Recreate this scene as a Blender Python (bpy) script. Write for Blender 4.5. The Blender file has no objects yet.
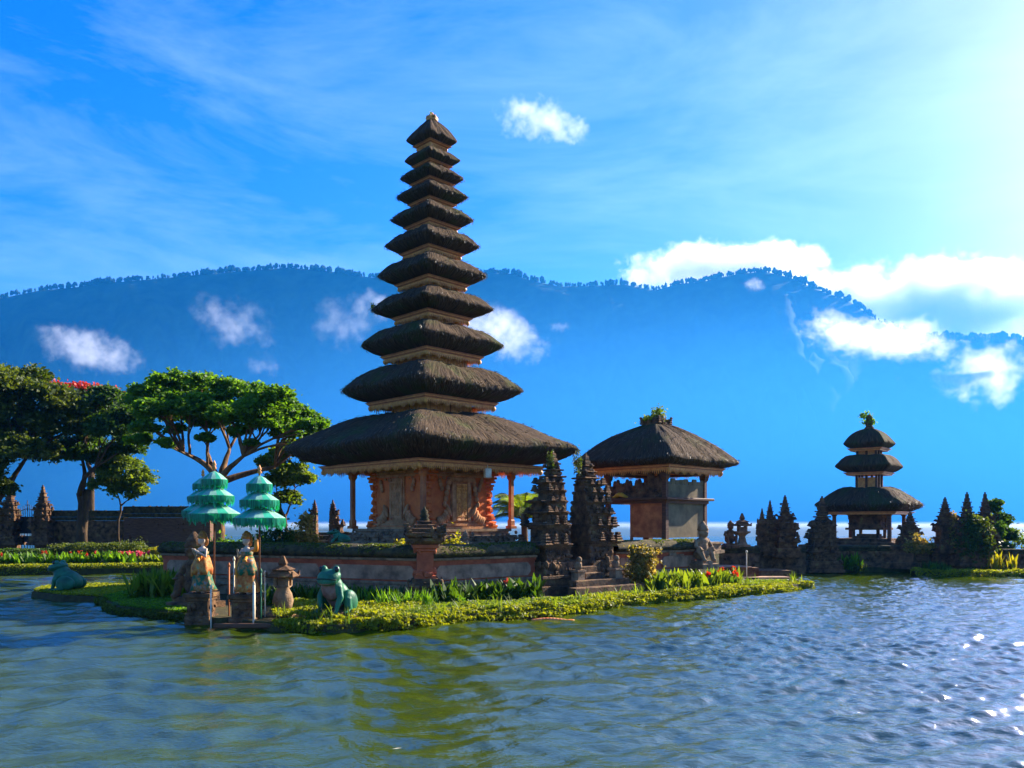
import bpy, bmesh, math, random
import numpy as np
from mathutils import Vector, Matrix, Quaternion
R = math.radians
scene = bpy.context.scene
COL = scene.collection
# ---------------------------------------------------------------- camera, world, sun, exposure
CAM_H = 2.5; F = 800.0; HZ = 522.0          # eye height, focal length and horizon row of a 1024 px wide picture
cam_d = bpy.data.cameras.new('camera'); cam = bpy.data.objects.new('camera', cam_d); COL.objects.link(cam)
cam.location = (0, 0, CAM_H); cam.rotation_euler = (R(90), 0, 0)
cam_d.sensor_width = 36; cam_d.lens = F/1024*36; cam_d.shift_y = (HZ-384)/1024
cam_d.clip_start = 0.1; cam_d.clip_end = 20000
scene.camera = cam
SUN_AZ, SUN_EL = 53.0, 28.0                 # clockwise from the view direction, above the horizon
SUN = Vector((math.sin(R(SUN_AZ))*math.cos(R(SUN_EL)), math.cos(R(SUN_AZ))*math.cos(R(SUN_EL)), math.sin(R(SUN_EL))))
w = bpy.data.worlds.new('World'); scene.world = w; w.use_nodes = True
nt = w.node_tree; nt.nodes.clear()
sky = nt.nodes.new('ShaderNodeTexSky'); sky.sky_type = 'NISHITA'; sky.sun_disc = False
sky.sun_elevation = R(SUN_EL); sky.sun_rotation = R(SUN_AZ); sky.altitude = 1200
sky.air_density = 1.0; sky.dust_density = 2.1; sky.ozone_density = 3.0
hs = nt.nodes.new('ShaderNodeHueSaturation'); hs.inputs['Saturation'].default_value = 1.28; hs.inputs['Value'].default_value = 1.0
bg = nt.nodes.new('ShaderNodeBackground'); bg.inputs['Strength'].default_value = 0.08
out = nt.nodes.new('ShaderNodeOutputWorld')
# thin high cloud in the sky itself: wide soft streaks laid out by direction
tc = nt.nodes.new('ShaderNodeTexCoord')
mp = nt.nodes.new('ShaderNodeMapping'); mp.inputs['Rotation'].default_value = (R(18), R(-24), R(10)); mp.inputs['Scale'].default_value = (2.0, 2.6, 8.5); mp.inputs['Location'].default_value = (.6, 1.3, .4)
n1 = nt.nodes.new('ShaderNodeTexNoise'); n1.inputs['Scale'].default_value = 1.3; n1.inputs['Detail'].default_value = 7; n1.inputs['Roughness'].default_value = 0.62; n1.inputs['Distortion'].default_value = 0.5
cr = nt.nodes.new('ShaderNodeValToRGB'); cr.color_ramp.elements[0].position = 0.42; cr.color_ramp.elements[1].position = 0.95
cr.color_ramp.elements[1].color = (0.24, 0.24, 0.24, 1)
mx = nt.nodes.new('ShaderNodeMix'); mx.data_type = 'RGBA'
L = nt.links.new
L(tc.outputs['Generated'], mp.inputs['Vector']); L(mp.outputs['Vector'], n1.inputs['Vector']); L(n1.outputs['Fac'], cr.inputs['Fac'])
gn = nt.nodes.new('ShaderNodeMix'); gn.data_type = 'RGBA'; gn.blend_type = 'MULTIPLY'; gn.inputs['Factor'].default_value = 1; gn.inputs['B'].default_value = (.82, .82, 1.13, 1)   # the photograph's cool white balance
L(sky.outputs['Color'], gn.inputs['A']); L(gn.outputs['Result'], hs.inputs['Color']); L(cr.outputs['Color'], mx.inputs['Factor']); L(hs.outputs['Color'], mx.inputs['A'])
mx.inputs['B'].default_value = (6.3, 8.0, 10.0, 1)
L(mx.outputs['Result'], bg.inputs['Color']); L(bg.outputs['Background'], out.inputs['Surface'])
sun_d = bpy.data.lights.new('sun', 'SUN'); sun_d.energy = 5.0; sun_d.angle = R(0.6); sun_d.color = (1.0, 0.90, 0.74)
sun = bpy.data.objects.new('sun', sun_d); COL.objects.link(sun); sun.rotation_euler = SUN.to_track_quat('Z', 'Y').to_euler(); sun.location = (40, 20, 60)
vs = scene.view_settings; vs.view_transform = 'Standard'; vs.look = 'None'; vs.gamma = 1.0; vs.use_curve_mapping = False
vs.exposure = 1.85
cy = scene.cycles; cy.use_denoising = True; cy.max_bounces = 6; cy.transparent_max_bounces = 6; cy.volume_bounces = 5
cy.diffuse_bounces = 3; cy.glossy_bounces = 3; cy.transmission_bounces = 3; cy.caustics_reflective = False; cy.caustics_refractive = False
cy.sample_clamp_indirect = 6

# ---------------------------------------------------------------- helpers
rng = np.random.default_rng(7); random.seed(7)
def at(px, Y, py=None):
    """real coordinates of the point the photograph shows at column px (and row py), Y metres out"""
    X = (px-512)/F*Y
    return X if py is None else (X, CAM_H+(HZ-py)/F*Y)
def tag(o, label=None, cat=None, group=None, kind=None):
    if label: o['label'] = label
    if cat: o['category'] = cat
    if group: o['group'] = group
    if kind: o['kind'] = kind
    return o
def link(name, me, mats, parent=None):
    o = bpy.data.objects.new(name, me); COL.objects.link(o)
    for m in (mats if isinstance(mats, (list, tuple)) else [mats]):
        me.materials.append(m)
    if parent is not None: o.parent = parent
    return o
def empty(name, loc, rz=0.0):
    o = bpy.data.objects.new(name, None); COL.objects.link(o); o.location = loc; o.rotation_euler = (0, 0, rz); o.empty_display_size = 0.3
    return o
def copy_tree(o, parent=None):
    c = o.copy(); COL.objects.link(c); c.parent = parent
    for ch in list(o.children): copy_tree(ch, c)
    return c
class MB:
    """collects verts and faces of one mesh"""
    def __init__(s): s.v = []; s.f = []; s.mi = []; s.sm = []; s.T = Matrix.Identity(4)
    def add(s, vs, fs, mi=0, smooth=False):
        b = len(s.v)
        s.v += [tuple(s.T @ Vector(v)) for v in vs]
        s.f += [tuple(b+i for i in f) for f in fs]; s.mi += [mi]*len(fs); s.sm += [smooth]*len(fs)
        return s
    def box(s, x0, x1, y0, y1, z0, z1, mi=0, bev=0.0, taper=0.0):
        t = taper
        if bev <= 0:
            v = [(x0,y0,z0),(x1,y0,z0),(x1,y1,z0),(x0,y1,z0),(x0+t,y0+t,z1),(x1-t,y0+t,z1),(x1-t,y1-t,z1),(x0+t,y1-t,z1)]
            return s.add(v, [(0,3,2,1),(4,5,6,7),(0,1,5,4),(1,2,6,5),(2,3,7,6),(3,0,4,7)], mi)
        b = min(bev, (x1-x0)/2.1, (y1-y0)/2.1, (z1-z0)/2.1)
        v = []
        for z, k in ((z0, b), (z0+b, 0), (z1-b, 0), (z1, b)):
            a0, a1, c0, c1 = x0+k, x1-k, y0+k, y1-k
            v += [(a0,c0,z),(a1,c0,z),(a1,c1,z),(a0,c1,z)]
        f = [(3,2,1,0),(12,13,14,15)]
        for r in range(3):
            for i in range(4): f.append((r*4+i, r*4+(i+1)%4, r*4+4+(i+1)%4, r*4+4+i))
        return s.add(v, f, mi)
    def lathe(s, prof, n=16, mi=0, smooth=True, c=(0,0,0), sx=1, sy=1, ph=0.0):
        v = []; f = []
        for r, z in prof:
            for i in range(n):
                a = 2*math.pi*i/n+ph; v.append((c[0]+r*sx*math.cos(a), c[1]+r*sy*math.sin(a), c[2]+z))
        for j in range(len(prof)-1):
            for i in range(n): f.append((j*n+i, j*n+(i+1)%n, (j+1)*n+(i+1)%n, (j+1)*n+i))
        f.append(tuple(range(n-1, -1, -1))); f.append(tuple((len(prof)-1)*n+i for i in range(n)))
        return s.add(v, f, mi, smooth)
    def sq(s, prof, mi=0, c=(0,0,0), asp=1.0):
        """square lathe: profile of (half side, z)"""
        v = []; f = []
        for r, z in prof:
            for a, b in ((-1,-1),(1,-1),(1,1),(-1,1)): v.append((c[0]+a*r, c[1]+b*r*asp, c[2]+z))
        for j in range(len(prof)-1):
            for i in range(4): f.append((j*4+i, j*4+(i+1)%4, (j+1)*4+(i+1)%4, (j+1)*4+i))
        f.append((3,2,1,0)); k = (len(prof)-1)*4; f.append((k,k+1,k+2,k+3))
        return s.add(v, f, mi)
    def tube(s, pts, r, n=8, mi=0, smooth=True):
        pts = [Vector(p) for p in pts]; rs = r if isinstance(r, (list, tuple)) else [r]*len(pts)
        v = []; f = []; up = Vector((0,0,1)); prev = None
        for k, p in enumerate(pts):
            d = (pts[min(k+1, len(pts)-1)]-pts[max(k-1, 0)]).normalized()
            a = prev if prev is not None else (Vector((1,0,0)) if abs(d.z) > .9 else up.cross(d).normalized())
            a = (a-d*a.dot(d)).normalized(); b = d.cross(a); prev = a
            for i in range(n):
                t = 2*math.pi*i/n; v.append(tuple(p+(a*math.cos(t)+b*math.sin(t))*rs[k]))
        for j in range(len(pts)-1):
            for i in range(n): f.append((j*n+i, j*n+(i+1)%n, (j+1)*n+(i+1)%n, (j+1)*n+i))
        f.append(tuple(range(n-1, -1, -1))); f.append(tuple((len(pts)-1)*n+i for i in range(n)))
        return s.add(v, f, mi, smooth)
    def blob(s, c, r, mi=0, nu=12, nv=8, rot=None, jit=0.0):
        c = Vector(c); r = Vector(r) if not isinstance(r, (int, float)) else Vector((r, r, r))
        v = [(0,0,-1)]; f = []
        for j in range(1, nv):
            a = math.pi*j/nv-math.pi/2
            for i in range(nu): v.append((math.cos(a)*math.cos(2*math.pi*i/nu), math.cos(a)*math.sin(2*math.pi*i/nu), math.sin(a)))
        v.append((0,0,1)); top = len(v)-1
        for i in range(nu):
            f.append((0, 1+(i+1)%nu, 1+i)); f.append((top, top-nu+i, top-nu+(i+1)%nu))
        for j in range(nv-2):
            for i in range(nu):
                a = 1+j*nu; f.append((a+i, a+(i+1)%nu, a+nu+(i+1)%nu, a+nu+i))
        o = []
        for p in v:
            q = Vector((p[0]*r.x, p[1]*r.y, p[2]*r.z))*(1+random.uniform(-jit, jit))
            if rot is not None: q = rot @ q
            o.append(tuple(c+q))
        return s.add(o, f, mi, True)
    def build(s, name, mats, parent=None, loc=None):
        me = bpy.data.meshes.new(name); me.from_pydata(s.v, [], s.f); me.update()
        o = link(name, me, mats, parent)
        me.polygons.foreach_set('material_index', s.mi); me.polygons.foreach_set('use_smooth', s.sm)
        if loc is not None: o.location = loc
        return o
def grid_mesh(name, X, Y, Z, mats, parent=None, smooth=True, flip=False):
    """mesh from 2-D arrays of coordinates"""
    n, m = X.shape
    me = bpy.data.meshes.new(name)
    co = np.stack([X, Y, Z], -1).reshape(-1, 3).astype(np.float32)
    i, j = np.meshgrid(np.arange(n-1), np.arange(m-1), indexing='ij')
    a = (i*m+j).ravel(); q = np.stack([a, a+1, a+m+1, a+m], -1)
    if flip: q = q[:, ::-1]
    return mesh_np(name, co, q, mats, parent, smooth)
def mesh_np(name, co, faces, mats, parent=None, smooth=False, attr=None):
    me = bpy.data.meshes.new(name); k = faces.shape[1]
    me.vertices.add(len(co)); me.vertices.foreach_set('co', np.ascontiguousarray(co, dtype=np.float32).ravel())
    me.loops.add(faces.size); me.loops.foreach_set('vertex_index', np.ascontiguousarray(faces, dtype=np.int32).ravel())
    me.polygons.add(len(faces)); me.polygons.foreach_set('loop_start', np.arange(0, faces.size, k, dtype=np.int32))
    me.polygons.foreach_set('use_smooth', np.full(len(faces), smooth))
    me.update(calc_edges=True)
    if attr is not None:
        a = me.attributes.new('tint', 'FLOAT', 'FACE'); a.data.foreach_set('value', attr.astype(np.float32))
    return link(name, me, mats, parent)
def vnoise(x, y, seed=0):
    """smooth value noise, vectorised"""
    xi = np.floor(x).astype(np.int64); yi = np.floor(y).astype(np.int64); xf = x-xi; yf = y-yi
    def h(a, b):
        n = (a*374761393+b*668265263+seed*144665)&0xffffffff; n = ((n^(n>>13))*1274126177)&0xffffffff
        return ((n^(n>>16))&0xffff)/65535.0
    u = xf*xf*(3-2*xf); v = yf*yf*(3-2*yf)
    return (h(xi,yi)*(1-u)+h(xi+1,yi)*u)*(1-v)+(h(xi,yi+1)*(1-u)+h(xi+1,yi+1)*u)*v
def fbm(x, y, seed=0, oct=5, g=.5):
    s = 0; a = 1; t = 0
    for o in range(oct): s = s+a*vnoise(x*2**o, y*2**o, seed+o*17); t += a; a *= g
    return s/t

# ---------------------------------------------------------------- materials
def mat(name, c1, c2=None, scale=3.0, rough=0.85, bump=0.0, bscale=20.0, c3=None, stretch=(1,1,1), spec=0.3, detail=6, lo=.35, hi=.65, coord='Object', metallic=0.0, bdist=0.02, warm=False):
    if warm: c1, c2, c3 = [None if c is None else (min(.85, c[0]*1.28), c[1]*1.0, c[2]*.72) for c in (c1, c2, c3)]
    m = bpy.data.materials.new(name); m.use_nodes = True; t = m.node_tree; N = t.nodes; L = t.links.new
    b = N['Principled BSDF']; b.inputs['Roughness'].default_value = rough; b.inputs['Specular IOR Level'].default_value = spec; b.inputs['Metallic'].default_value = metallic
    co = N.new('ShaderNodeTexCoord'); mp = N.new('ShaderNodeMapping'); mp.inputs['Scale'].default_value = stretch
    L(co.outputs[coord], mp.inputs['Vector'])
    if c2 is None: b.inputs['Base Color'].default_value = (*c1, 1)
    else:
        n = N.new('ShaderNodeTexNoise'); n.inputs['Scale'].default_value = scale; n.inputs['Detail'].default_value = detail; n.inputs['Roughness'].default_value = .62
        L(mp.outputs['Vector'], n.inputs['Vector'])
        r = N.new('ShaderNodeValToRGB'); r.color_ramp.elements[0].position = lo; r.color_ramp.elements[1].position = hi
        r.color_ramp.elements[0].color = (*c1, 1); r.color_ramp.elements[1].color = (*c2, 1)
        if c3 is not None:
            e = r.color_ramp.elements.new(min(hi+.1, .98)); e.color = (*c3, 1)
        L(n.outputs['Fac'], r.inputs['Fac']); L(r.outputs['Color'], b.inputs['Base Color'])
    if bump > 0:
        n = N.new('ShaderNodeTexNoise'); n.inputs['Scale'].default_value = bscale; n.inputs['Detail'].default_value = 5; n.inputs['Roughness'].default_value = .65
        L(mp.outputs['Vector'], n.inputs['Vector'])
        u = N.new('ShaderNodeBump'); u.inputs['Strength'].default_value = bump; u.inputs['Distance'].default_value = bdist
        L(n.outputs['Fac'], u.inputs['Height']); L(u.outputs['Normal'], b.inputs['Normal'])
    return m
def leaf_mat(name, dark, light, trans=0.5, rough=0.55):
    m = bpy.data.materials.new(name); m.use_nodes = True; t = m.node_tree; N = t.nodes; L = t.links.new
    b = N['Principled BSDF']; b.inputs['Roughness'].default_value = rough; b.inputs['Specular IOR Level'].default_value = .35
    a = N.new('ShaderNodeAttribute'); a.attribute_name = 'tint'
    r = N.new('ShaderNodeValToRGB'); r.color_ramp.elements[0].color = (*dark, 1); r.color_ramp.elements[1].color = (*light, 1)
    L(a.outputs['Fac'], r.inputs['Fac']); L(r.outputs['Color'], b.inputs['Base Color'])
    tr = N.new('ShaderNodeBsdfTranslucent'); ml = N.new('ShaderNodeMix'); ml.data_type = 'RGBA'; ml.blend_type = 'MULTIPLY'; ml.inputs['Factor'].default_value = 1
    L(r.outputs['Color'], ml.inputs['A']); ml.inputs['B'].default_value = (1.7, 1.6, .55, 1); L(ml.outputs['Result'], tr.inputs['Color'])
    x = N.new('ShaderNodeMixShader'); x.inputs['Fac'].default_value = trans
    L(b.outputs[0], x.inputs[1]); L(tr.outputs[0], x.inputs[2]); L(x.outputs[0], N['Material Output'].inputs['Surface'])
    return m
# ---------------------------------------------------------------- the lake: one sheet to the foot of the mountains
wm = bpy.data.materials.new('lake_water'); wm.use_nodes = True
_N = wm.node_tree.nodes; _L = wm.node_tree.links.new
_b = _N['Principled BSDF']; _b.inputs['Base Color'].default_value = (0.038, 0.060, 0.0010, 1); _b.inputs['Roughness'].default_value = 0.03; _b.inputs['IOR'].default_value = 2.15
_b.inputs['Specular IOR Level'].default_value = 0.5
_tc = _N.new('ShaderNodeTexCoord'); _mp = _N.new('ShaderNodeMapping'); _mp.inputs['Scale'].default_value = (0.75, 1.35, 1); _mp.inputs['Rotation'].default_value = (0, 0, R(-14))
_n = _N.new('ShaderNodeTexNoise'); _n.inputs['Scale'].default_value = 16; _n.inputs['Detail'].default_value = 3.5; _n.inputs['Roughness'].default_value = .5
_u = _N.new('ShaderNodeBump'); _u.inputs['Strength'].default_value = 1.0; _u.inputs['Distance'].default_value = 0.012
_L(_tc.outputs['Object'], _mp.inputs['Vector']); _L(_mp.outputs['Vector'], _n.inputs['Vector']); _L(_n.outputs['Fac'], _u.inputs['Height']); _L(_u.outputs['Normal'], _b.inputs['Normal'])
_sx = _N.new('ShaderNodeSeparateXYZ'); _L(_tc.outputs['Object'], _sx.inputs[0]); _mr = _N.new('ShaderNodeMapRange'); _mr.inputs['From Min'].default_value = 45; _mr.inputs['From Max'].default_value = 160; _mr.inputs['To Min'].default_value = .045; _mr.inputs['To Max'].default_value = .32   # wind-ruffled further out
_L(_sx.outputs['Y'], _mr.inputs['Value']); _L(_mr.outputs[0], _b.inputs['Roughness'])
def spaced(a, b, fine0, fine1, step, grow=1.12):
    v = list(np.arange(fine0, fine1, step)); s = step; x = v[-1]
    while x < b: s *= grow; x += s; v.append(min(x, b))
    s = step; x = fine0; lo = []
    while x > a: s *= grow; x -= s; lo.append(max(x, a))
    return np.array(lo[::-1]+v)
_ys = [1.5]
while _ys[-1] < 60: _ys.append(_ys[-1]+max(.025, _ys[-1]*.0034))
_ys = np.array(_ys); _s = _ys[-1]-_ys[-2]; _x = _ys[-1]; _t = []
while _x < 2600: _s *= 1.12; _x += _s; _t.append(_x)
_lo = [-600, -200, -60, -20, -8, -4, -2, -.5, .5]
YS = np.concatenate([_lo, _ys, _t]); XS = spaced(-2600, 2600, -13, 16, .036, 1.06)
GY, GX = np.meshgrid(YS, XS, indexing='ij')
def waves(x, y):
    z = np.zeros_like(x); rs = np.random.default_rng(3)
    wx = x+.8*(fbm(x*.3, y*.3, 11, 2)-.5); wy = y+.9*(fbm(x*.35+9, y*.35, 12, 2)-.5)
    wind = np.clip((x-y*.10+2.5)/6+(fbm(x*.10+3, y*.07, 21, 3)-.5)*2.2, 0, 1)       # calmer on the left, ruffled to the right
    for k in range(40):
        short = k >= 18
        lam = rs.uniform(.17, .52) if short else rs.uniform(.5, 1.5); th = rs.normal(R(99), R(30)); ph = rs.uniform(0, 6.28); g = 2*math.pi/lam
        a = (.0050*lam)*(.35+1.05*wind) if short else (.0062*lam)*(1-.55*wind)
        z += a*np.sin(g*(wx*math.cos(th)+wy*math.sin(th))+ph)
    u = wx*.93+wy*.30+.25*(fbm(x*.9, y*1.1, 61, 2)-.5); v_ = wy*.95-wx*.26
    z += (.058-.024*wind)*(fbm(u*1.25, v_*2.4, 5, 2)-.5)+.040*(np.abs(fbm(u*1.7+4, v_*3.2, 71, 2)-.5))
    z += (.018+.052*wind)*(fbm(u*2.9+1, v_*4.6, 81, 3)-.5)
    z *= 1.2*(.55+.9*fbm(x*.12, y*.12, 31, 2))
    return z
_fall = np.clip((300-np.abs(GY))/240, 0, 1)*np.clip((220-np.abs(GX))/180, 0, 1)
GZ = waves(GX, GY)*_fall
tag(grid_mesh('lake_water', GX, GY, GZ, wm, flip=False), kind='structure')

# ---------------------------------------------------------------- mountains across the lake
forest = mat('mountain_forest', (.006,.020,.018), (.040,.070,.034), scale=.012, rough=.95, spec=.05, coord='Object')
ridge = np.array([(-900,380),(-500,345),(-250,322),(-100,305),(0,298),(40,290),(75,287),(100,283),(150,279),(200,274),(250,270),(290,267),(330,271),(370,277),(430,279),(490,272),(512,273),(530,280),(560,286),(600,285),(625,284),(655,290),(680,283),(700,282),(720,277),(740,273),(765,271),(790,277),(812,287),(848,300),(880,322),(920,335),(960,338),(1014,338),(1060,350),(1200,366),(1500,398),(1900,430)], float)
def ridge_y(px): return np.interp(px, ridge[:,0], ridge[:,1])
NP, NT = 560, 90
PX = np.linspace(-900, 1900, NP); T = np.linspace(0, 1.35, NT)
tt, pp = np.meshgrid(T, PX, indexing='ij')
shore = 1560+70*np.sin(pp*.006)+40*fbm(pp*.02, pp*0, 4)
crest = 2150+120*np.sin(pp*.004+1)
Yd = shore+(crest-shore)*tt
Xd = (pp-512)/F*Yd
Hr = (HZ-ridge_y(pp))/F*crest+CAM_H
prof = np.where(tt <= 1, np.clip(tt, 0, 1)**.80, 1-(tt-1)*1.3)
gul = fbm(pp*.018+tt*.6, tt*2.2, 8, 5)-.5; gul2 = np.abs(fbm(pp*.03+tt*.9, tt*1.4, 18, 4)-.5)
Zd = Hr*prof+(gul*230-gul2*300)*np.sin(np.clip(tt, 0, 1)*math.pi)**.8*.8
Zd = Zd-2*(tt == 0)
tag(grid_mesh('mountain', Xd, Yd, Zd, forest), kind='structure')
# a nearer spur on the right
P2 = np.linspace(700, 1900, 260); T2 = np.linspace(0, 1.35, 50); t2, p2 = np.meshgrid(T2, P2, indexing='ij')
r2 = np.interp(p2, [700,760,800,850,898,930,960,1014,1060,1200,1900], [520,400,316,330,343,341,340,343,352,372,440])
sh2 = 1500+30*np.sin(p2*.02); cr2 = 1900+50*np.sin(p2*.01); Y2 = sh2+(cr2-sh2)*t2
Z2 = ((HZ-r2)/F*cr2+CAM_H)*np.where(t2 <= 1, np.clip(t2,0,1)**.85, 1-(t2-1)*1.5)+(fbm(p2*.03, t2*3, 44, 4)-.5)*90*np.sin(np.clip(t2,0,1)*math.pi)-2*(t2 == 0)
tag(grid_mesh('mountain', (p2-512)/F*Y2, Y2, Z2, forest), kind='structure')
# the wood standing along the crests: crowns seen against the sky
def crest_wood():
    cs = []; 
    for k in range(2300):
        if k < 1900: px = random.uniform(-300, 1250); c = 2150+120*math.sin(px*.004+1); y = float(ridge_y(px)); 
        else: px = random.uniform(805, 1100); c = 1900+50*math.sin(px*.01); y = float(np.interp(px, [800,850,898,930,960,1014,1060,1200], [316,330,343,341,340,343,352,372]))
        z = (HZ-y)/F*c+CAM_H; cl = float(fbm(np.array([px*.05]), np.array([3.3]), 9, 3)[0])
        h = random.uniform(5, 11)*(.35+1.5*cl); cs.append(((px-512)/F*c+random.uniform(-3,3), c+random.uniform(-12,6), z-1+h*.4, h*random.uniform(.3,.55), h*.75))
    ico = bmesh.new(); bmesh.ops.create_icosphere(ico, subdivisions=1, radius=1); iv = np.array([v.co[:] for v in ico.verts]); fi = np.array([[v.index for v in f.verts] for f in ico.faces]); ico.free()
    n = len(iv); V = []; Fc = []
    for k, (x, y, z, r, h) in enumerate(cs):
        j = rng.uniform(.55, 1.35, (n, 1)); V.append(iv*j*np.array([r, r, h])+np.array([x, y, z])); Fc.append(fi+k*n)
    return mesh_np('far_forest', np.concatenate(V), np.concatenate(Fc), forest)
tag(crest_wood(), 'dense wood of dark blue trees standing all along the mountain crest', 'forest', kind='stuff')

# ---------------------------------------------------------------- haze: one box of even air round camera, lake and mountains
HZB = MB(); HZB.box(-4200, 4200, -900, 3000, -3, 800)
hm = bpy.data.materials.new('haze'); hm.use_nodes = True; _t = hm.node_tree; _t.nodes.clear()
_o = _t.nodes.new('ShaderNodeOutputMaterial'); _v = _t.nodes.new('ShaderNodeVolumePrincipled')
_v.inputs['Color'].default_value = (0.02, 0.34, .95, 1); _v.inputs['Density'].default_value = 0.00012; _v.inputs['Anisotropy'].default_value = 0.25
_t.links.new(_v.outputs['Volume'], _o.inputs['Volume'])
haze = HZB.build('haze', hm); tag(haze, 'pale blue morning haze filling the air over the lake', 'haze', kind='stuff'); haze.display_type = 'WIRE'

# ---------------------------------------------------------------- clouds: real volumes with ragged edges
def cloud_mat(name, dens, thr, nscale, seed, asp=(1,1,1), detail=8):
    thr += .21; nscale *= 1.9; dens *= 1.0
    m = bpy.data.materials.new(name); m.use_nodes = True; t = m.node_tree; t.nodes.clear(); N = t.nodes.new; L = t.links.new
    o = N('ShaderNodeOutputMaterial'); v = N('ShaderNodeVolumePrincipled'); v.inputs['Color'].default_value = (1, 1, 1, 1); v.inputs['Anisotropy'].default_value = .3
    tc = N('ShaderNodeTexCoord'); ln = N('ShaderNodeVectorMath'); ln.operation = 'LENGTH'; L(tc.outputs['Object'], ln.inputs[0])
    ad = N('ShaderNodeVectorMath'); ad.operation = 'ADD'; ad.inputs[1].default_value = (seed*7.3, seed*3.1, seed*1.7); ml = N('ShaderNodeVectorMath'); ml.operation = 'MULTIPLY'; ml.inputs[1].default_value = asp; L(tc.outputs['Object'], ml.inputs[0]); L(ml.outputs[0], ad.inputs[0])
    n = N('ShaderNodeTexNoise'); n.inputs['Scale'].default_value = nscale; n.inputs['Detail'].default_value = detail; n.inputs['Roughness'].default_value = .70; L(ad.outputs[0], n.inputs['Vector'])
    # density = clamp((noise - thr - |p|*k) * gain)
    k = N('ShaderNodeMath'); k.operation = 'MULTIPLY'; k.inputs[1].default_value = .50; pw = N('ShaderNodeMath'); pw.operation = 'POWER'; pw.inputs[1].default_value = 1.7; L(ln.outputs['Value'], pw.inputs[0]); L(pw.outputs[0], k.inputs[0])
    a = N('ShaderNodeMath'); a.operation = 'SUBTRACT'; L(n.outputs['Fac'], a.inputs[0]); L(k.outputs[0], a.inputs[1])
    b = N('ShaderNodeMath'); b.operation = 'SUBTRACT'; b.inputs[1].default_value = thr; L(a.outputs[0], b.inputs[0])
    g = N('ShaderNodeMath'); g.operation = 'MULTIPLY'; g.use_clamp = True; g.inputs[1].default_value = 4; L(b.outputs[0], g.inputs[0])
    d = N('ShaderNodeMath'); d.operation = 'MULTIPLY'; d.inputs[1].default_value = dens; L(g.outputs[0], d.inputs[0])
    L(d.outputs[0], v.inputs['Density']); L(v.outputs[0], o.inputs['Volume'])
    return m
_ic = bmesh.new(); bmesh.ops.create_icosphere(_ic, subdivisions=3, radius=1)
def cloud(px, py, wpx, hpx, Y, dens, thr, nscale, seed, label, name='cloud', depth=None, rot=0, kind='stuff', cat='cloud'):
    me = bpy.data.meshes.new(name); _ic.to_mesh(me); x, z = at(px, Y, py); sx = wpx/F*Y/2; q = min(4, wpx/hpx)
    o = link(name, me, cloud_mat(name, dens, thr, nscale*.62, seed, (q, q*.6, 1))); o.location = (x, Y, z); o.scale = (sx, depth or sx*.5, hpx/F*Y/2); o.rotation_euler = (0, R(rot), 0)
    return tag(o, label, cat, kind=kind)
CL = [(705, 272, 200, 62, 3300, .022, .06, 1.6, 1, 'white cloud bank behind the mountain crest right of the tall tower'),
      (775, 266, 140, 54, 3400, .022, .06, 1.6, 2, 'white puffy cloud rising behind the highest crest on the right'),
      (925, 308, 290, 96, 3300, .022, .04, 1.7, 3, 'largest white cloud bank lying over the right end of the crest'),
      (1040, 318, 150, 84, 3250, .022, .06, 1.6, 4, 'white cloud at the right edge above the falling crest'),
      (532, 118, 122, 54, 4200, .007, .16, 1.5, 5, 'small lone white cloud in the blue sky beside the tower top')]
CL += [(830, 290, 120, 40, 3350, .022, .06, 1.6, 31, 'low white cloud joining the two banks over the falling crest'),
       (985, 285, 170, 60, 3450, .022, .06, 1.6, 32, 'upper part of the white cloud bank at the right edge'),
       (640, 278, 60, 26, 3350, .02, .08, 1.6, 33, 'small white cloud at the left end of the crest bank'),
       (568, 130, 60, 34, 4300, .006, .08, 1.5, 34, 'faint wisp trailing right of the lone cloud')]
for c in CL: cloud(c[0], c[1], c[2]*1.18, c[3]*1.35, *c[4:])
ML = [(880, 340, 247, 48, 745, 0.042, 0.125, 1.9, 6, 'long strip of white mist lying across the right hand slope', 8),
      (990, 372, 130, 94, 745, 0.042, 0.125, 1.7, 7, 'white mist patch low on the slope at the right edge', 0),
      (950, 380, 91, 54, 745, 0.025, 0.175, 1.7, 17, 'thin wisp of mist left of the low right hand mist patch', 20),
      (754, 285, 33, 21, 745, 0.042, 0.095, 1.5, 8, 'tiny white mist puff just below the highest crest', 0),
      (90, 350, 169, 59, 745, 0.034, 0.135, 1.9, 9, 'bright mist streak on the left slope above the trees', 14),
      (235, 325, 143, 81, 745, 0.018, 0.175, 2.1, 10, 'ragged wisp of mist on the slope left of the tower', 25),
      (500, 332, 156, 70, 745, 0.038, 0.125, 1.8, 11, 'bright mist streak just right of the tower', 20),
      (375, 305, 78, 48, 745, 0.029, 0.145, 1.8, 12, 'small bright mist puff just left of the tower', 10),
      (345, 325, 117, 89, 745, 0.014, 0.175, 2.2, 13, 'faint mist wisps left of the tower at mid slope', 0),
      (265, 365, 78, 40, 745, 0.014, 0.175, 2.0, 14, 'faint low mist wisp above the centre tree', 10),
      (915, 330, 90, 40, 745, .03, .12, 1.9, 26, 'ragged upper edge of the mist strip on the right hand slope', -6),
      (835, 325, 90, 44, 745, .03, .12, 1.9, 27, 'left end of the mist strip curling over the right hand slope', 20),
      (60, 335, 80, 34, 745, .02, .14, 2.0, 28, 'thin tail of mist left of the bright streak above the trees', 10),
      (210, 312, 50, 40, 745, .02, .14, 2.0, 29, 'small torn wisp of mist high on the left slope', -20),
      (560, 327, 40, 18, 745, .02, .15, 2.0, 30, 'tiny wisp of mist right of the tower', 0)]
for c in ML:
    o = cloud(c[0], c[1], c[2]*1.1, c[3]*1.2, *c[4:10], name='mist', rot=c[10], cat='mist')
_ic.free()
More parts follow.
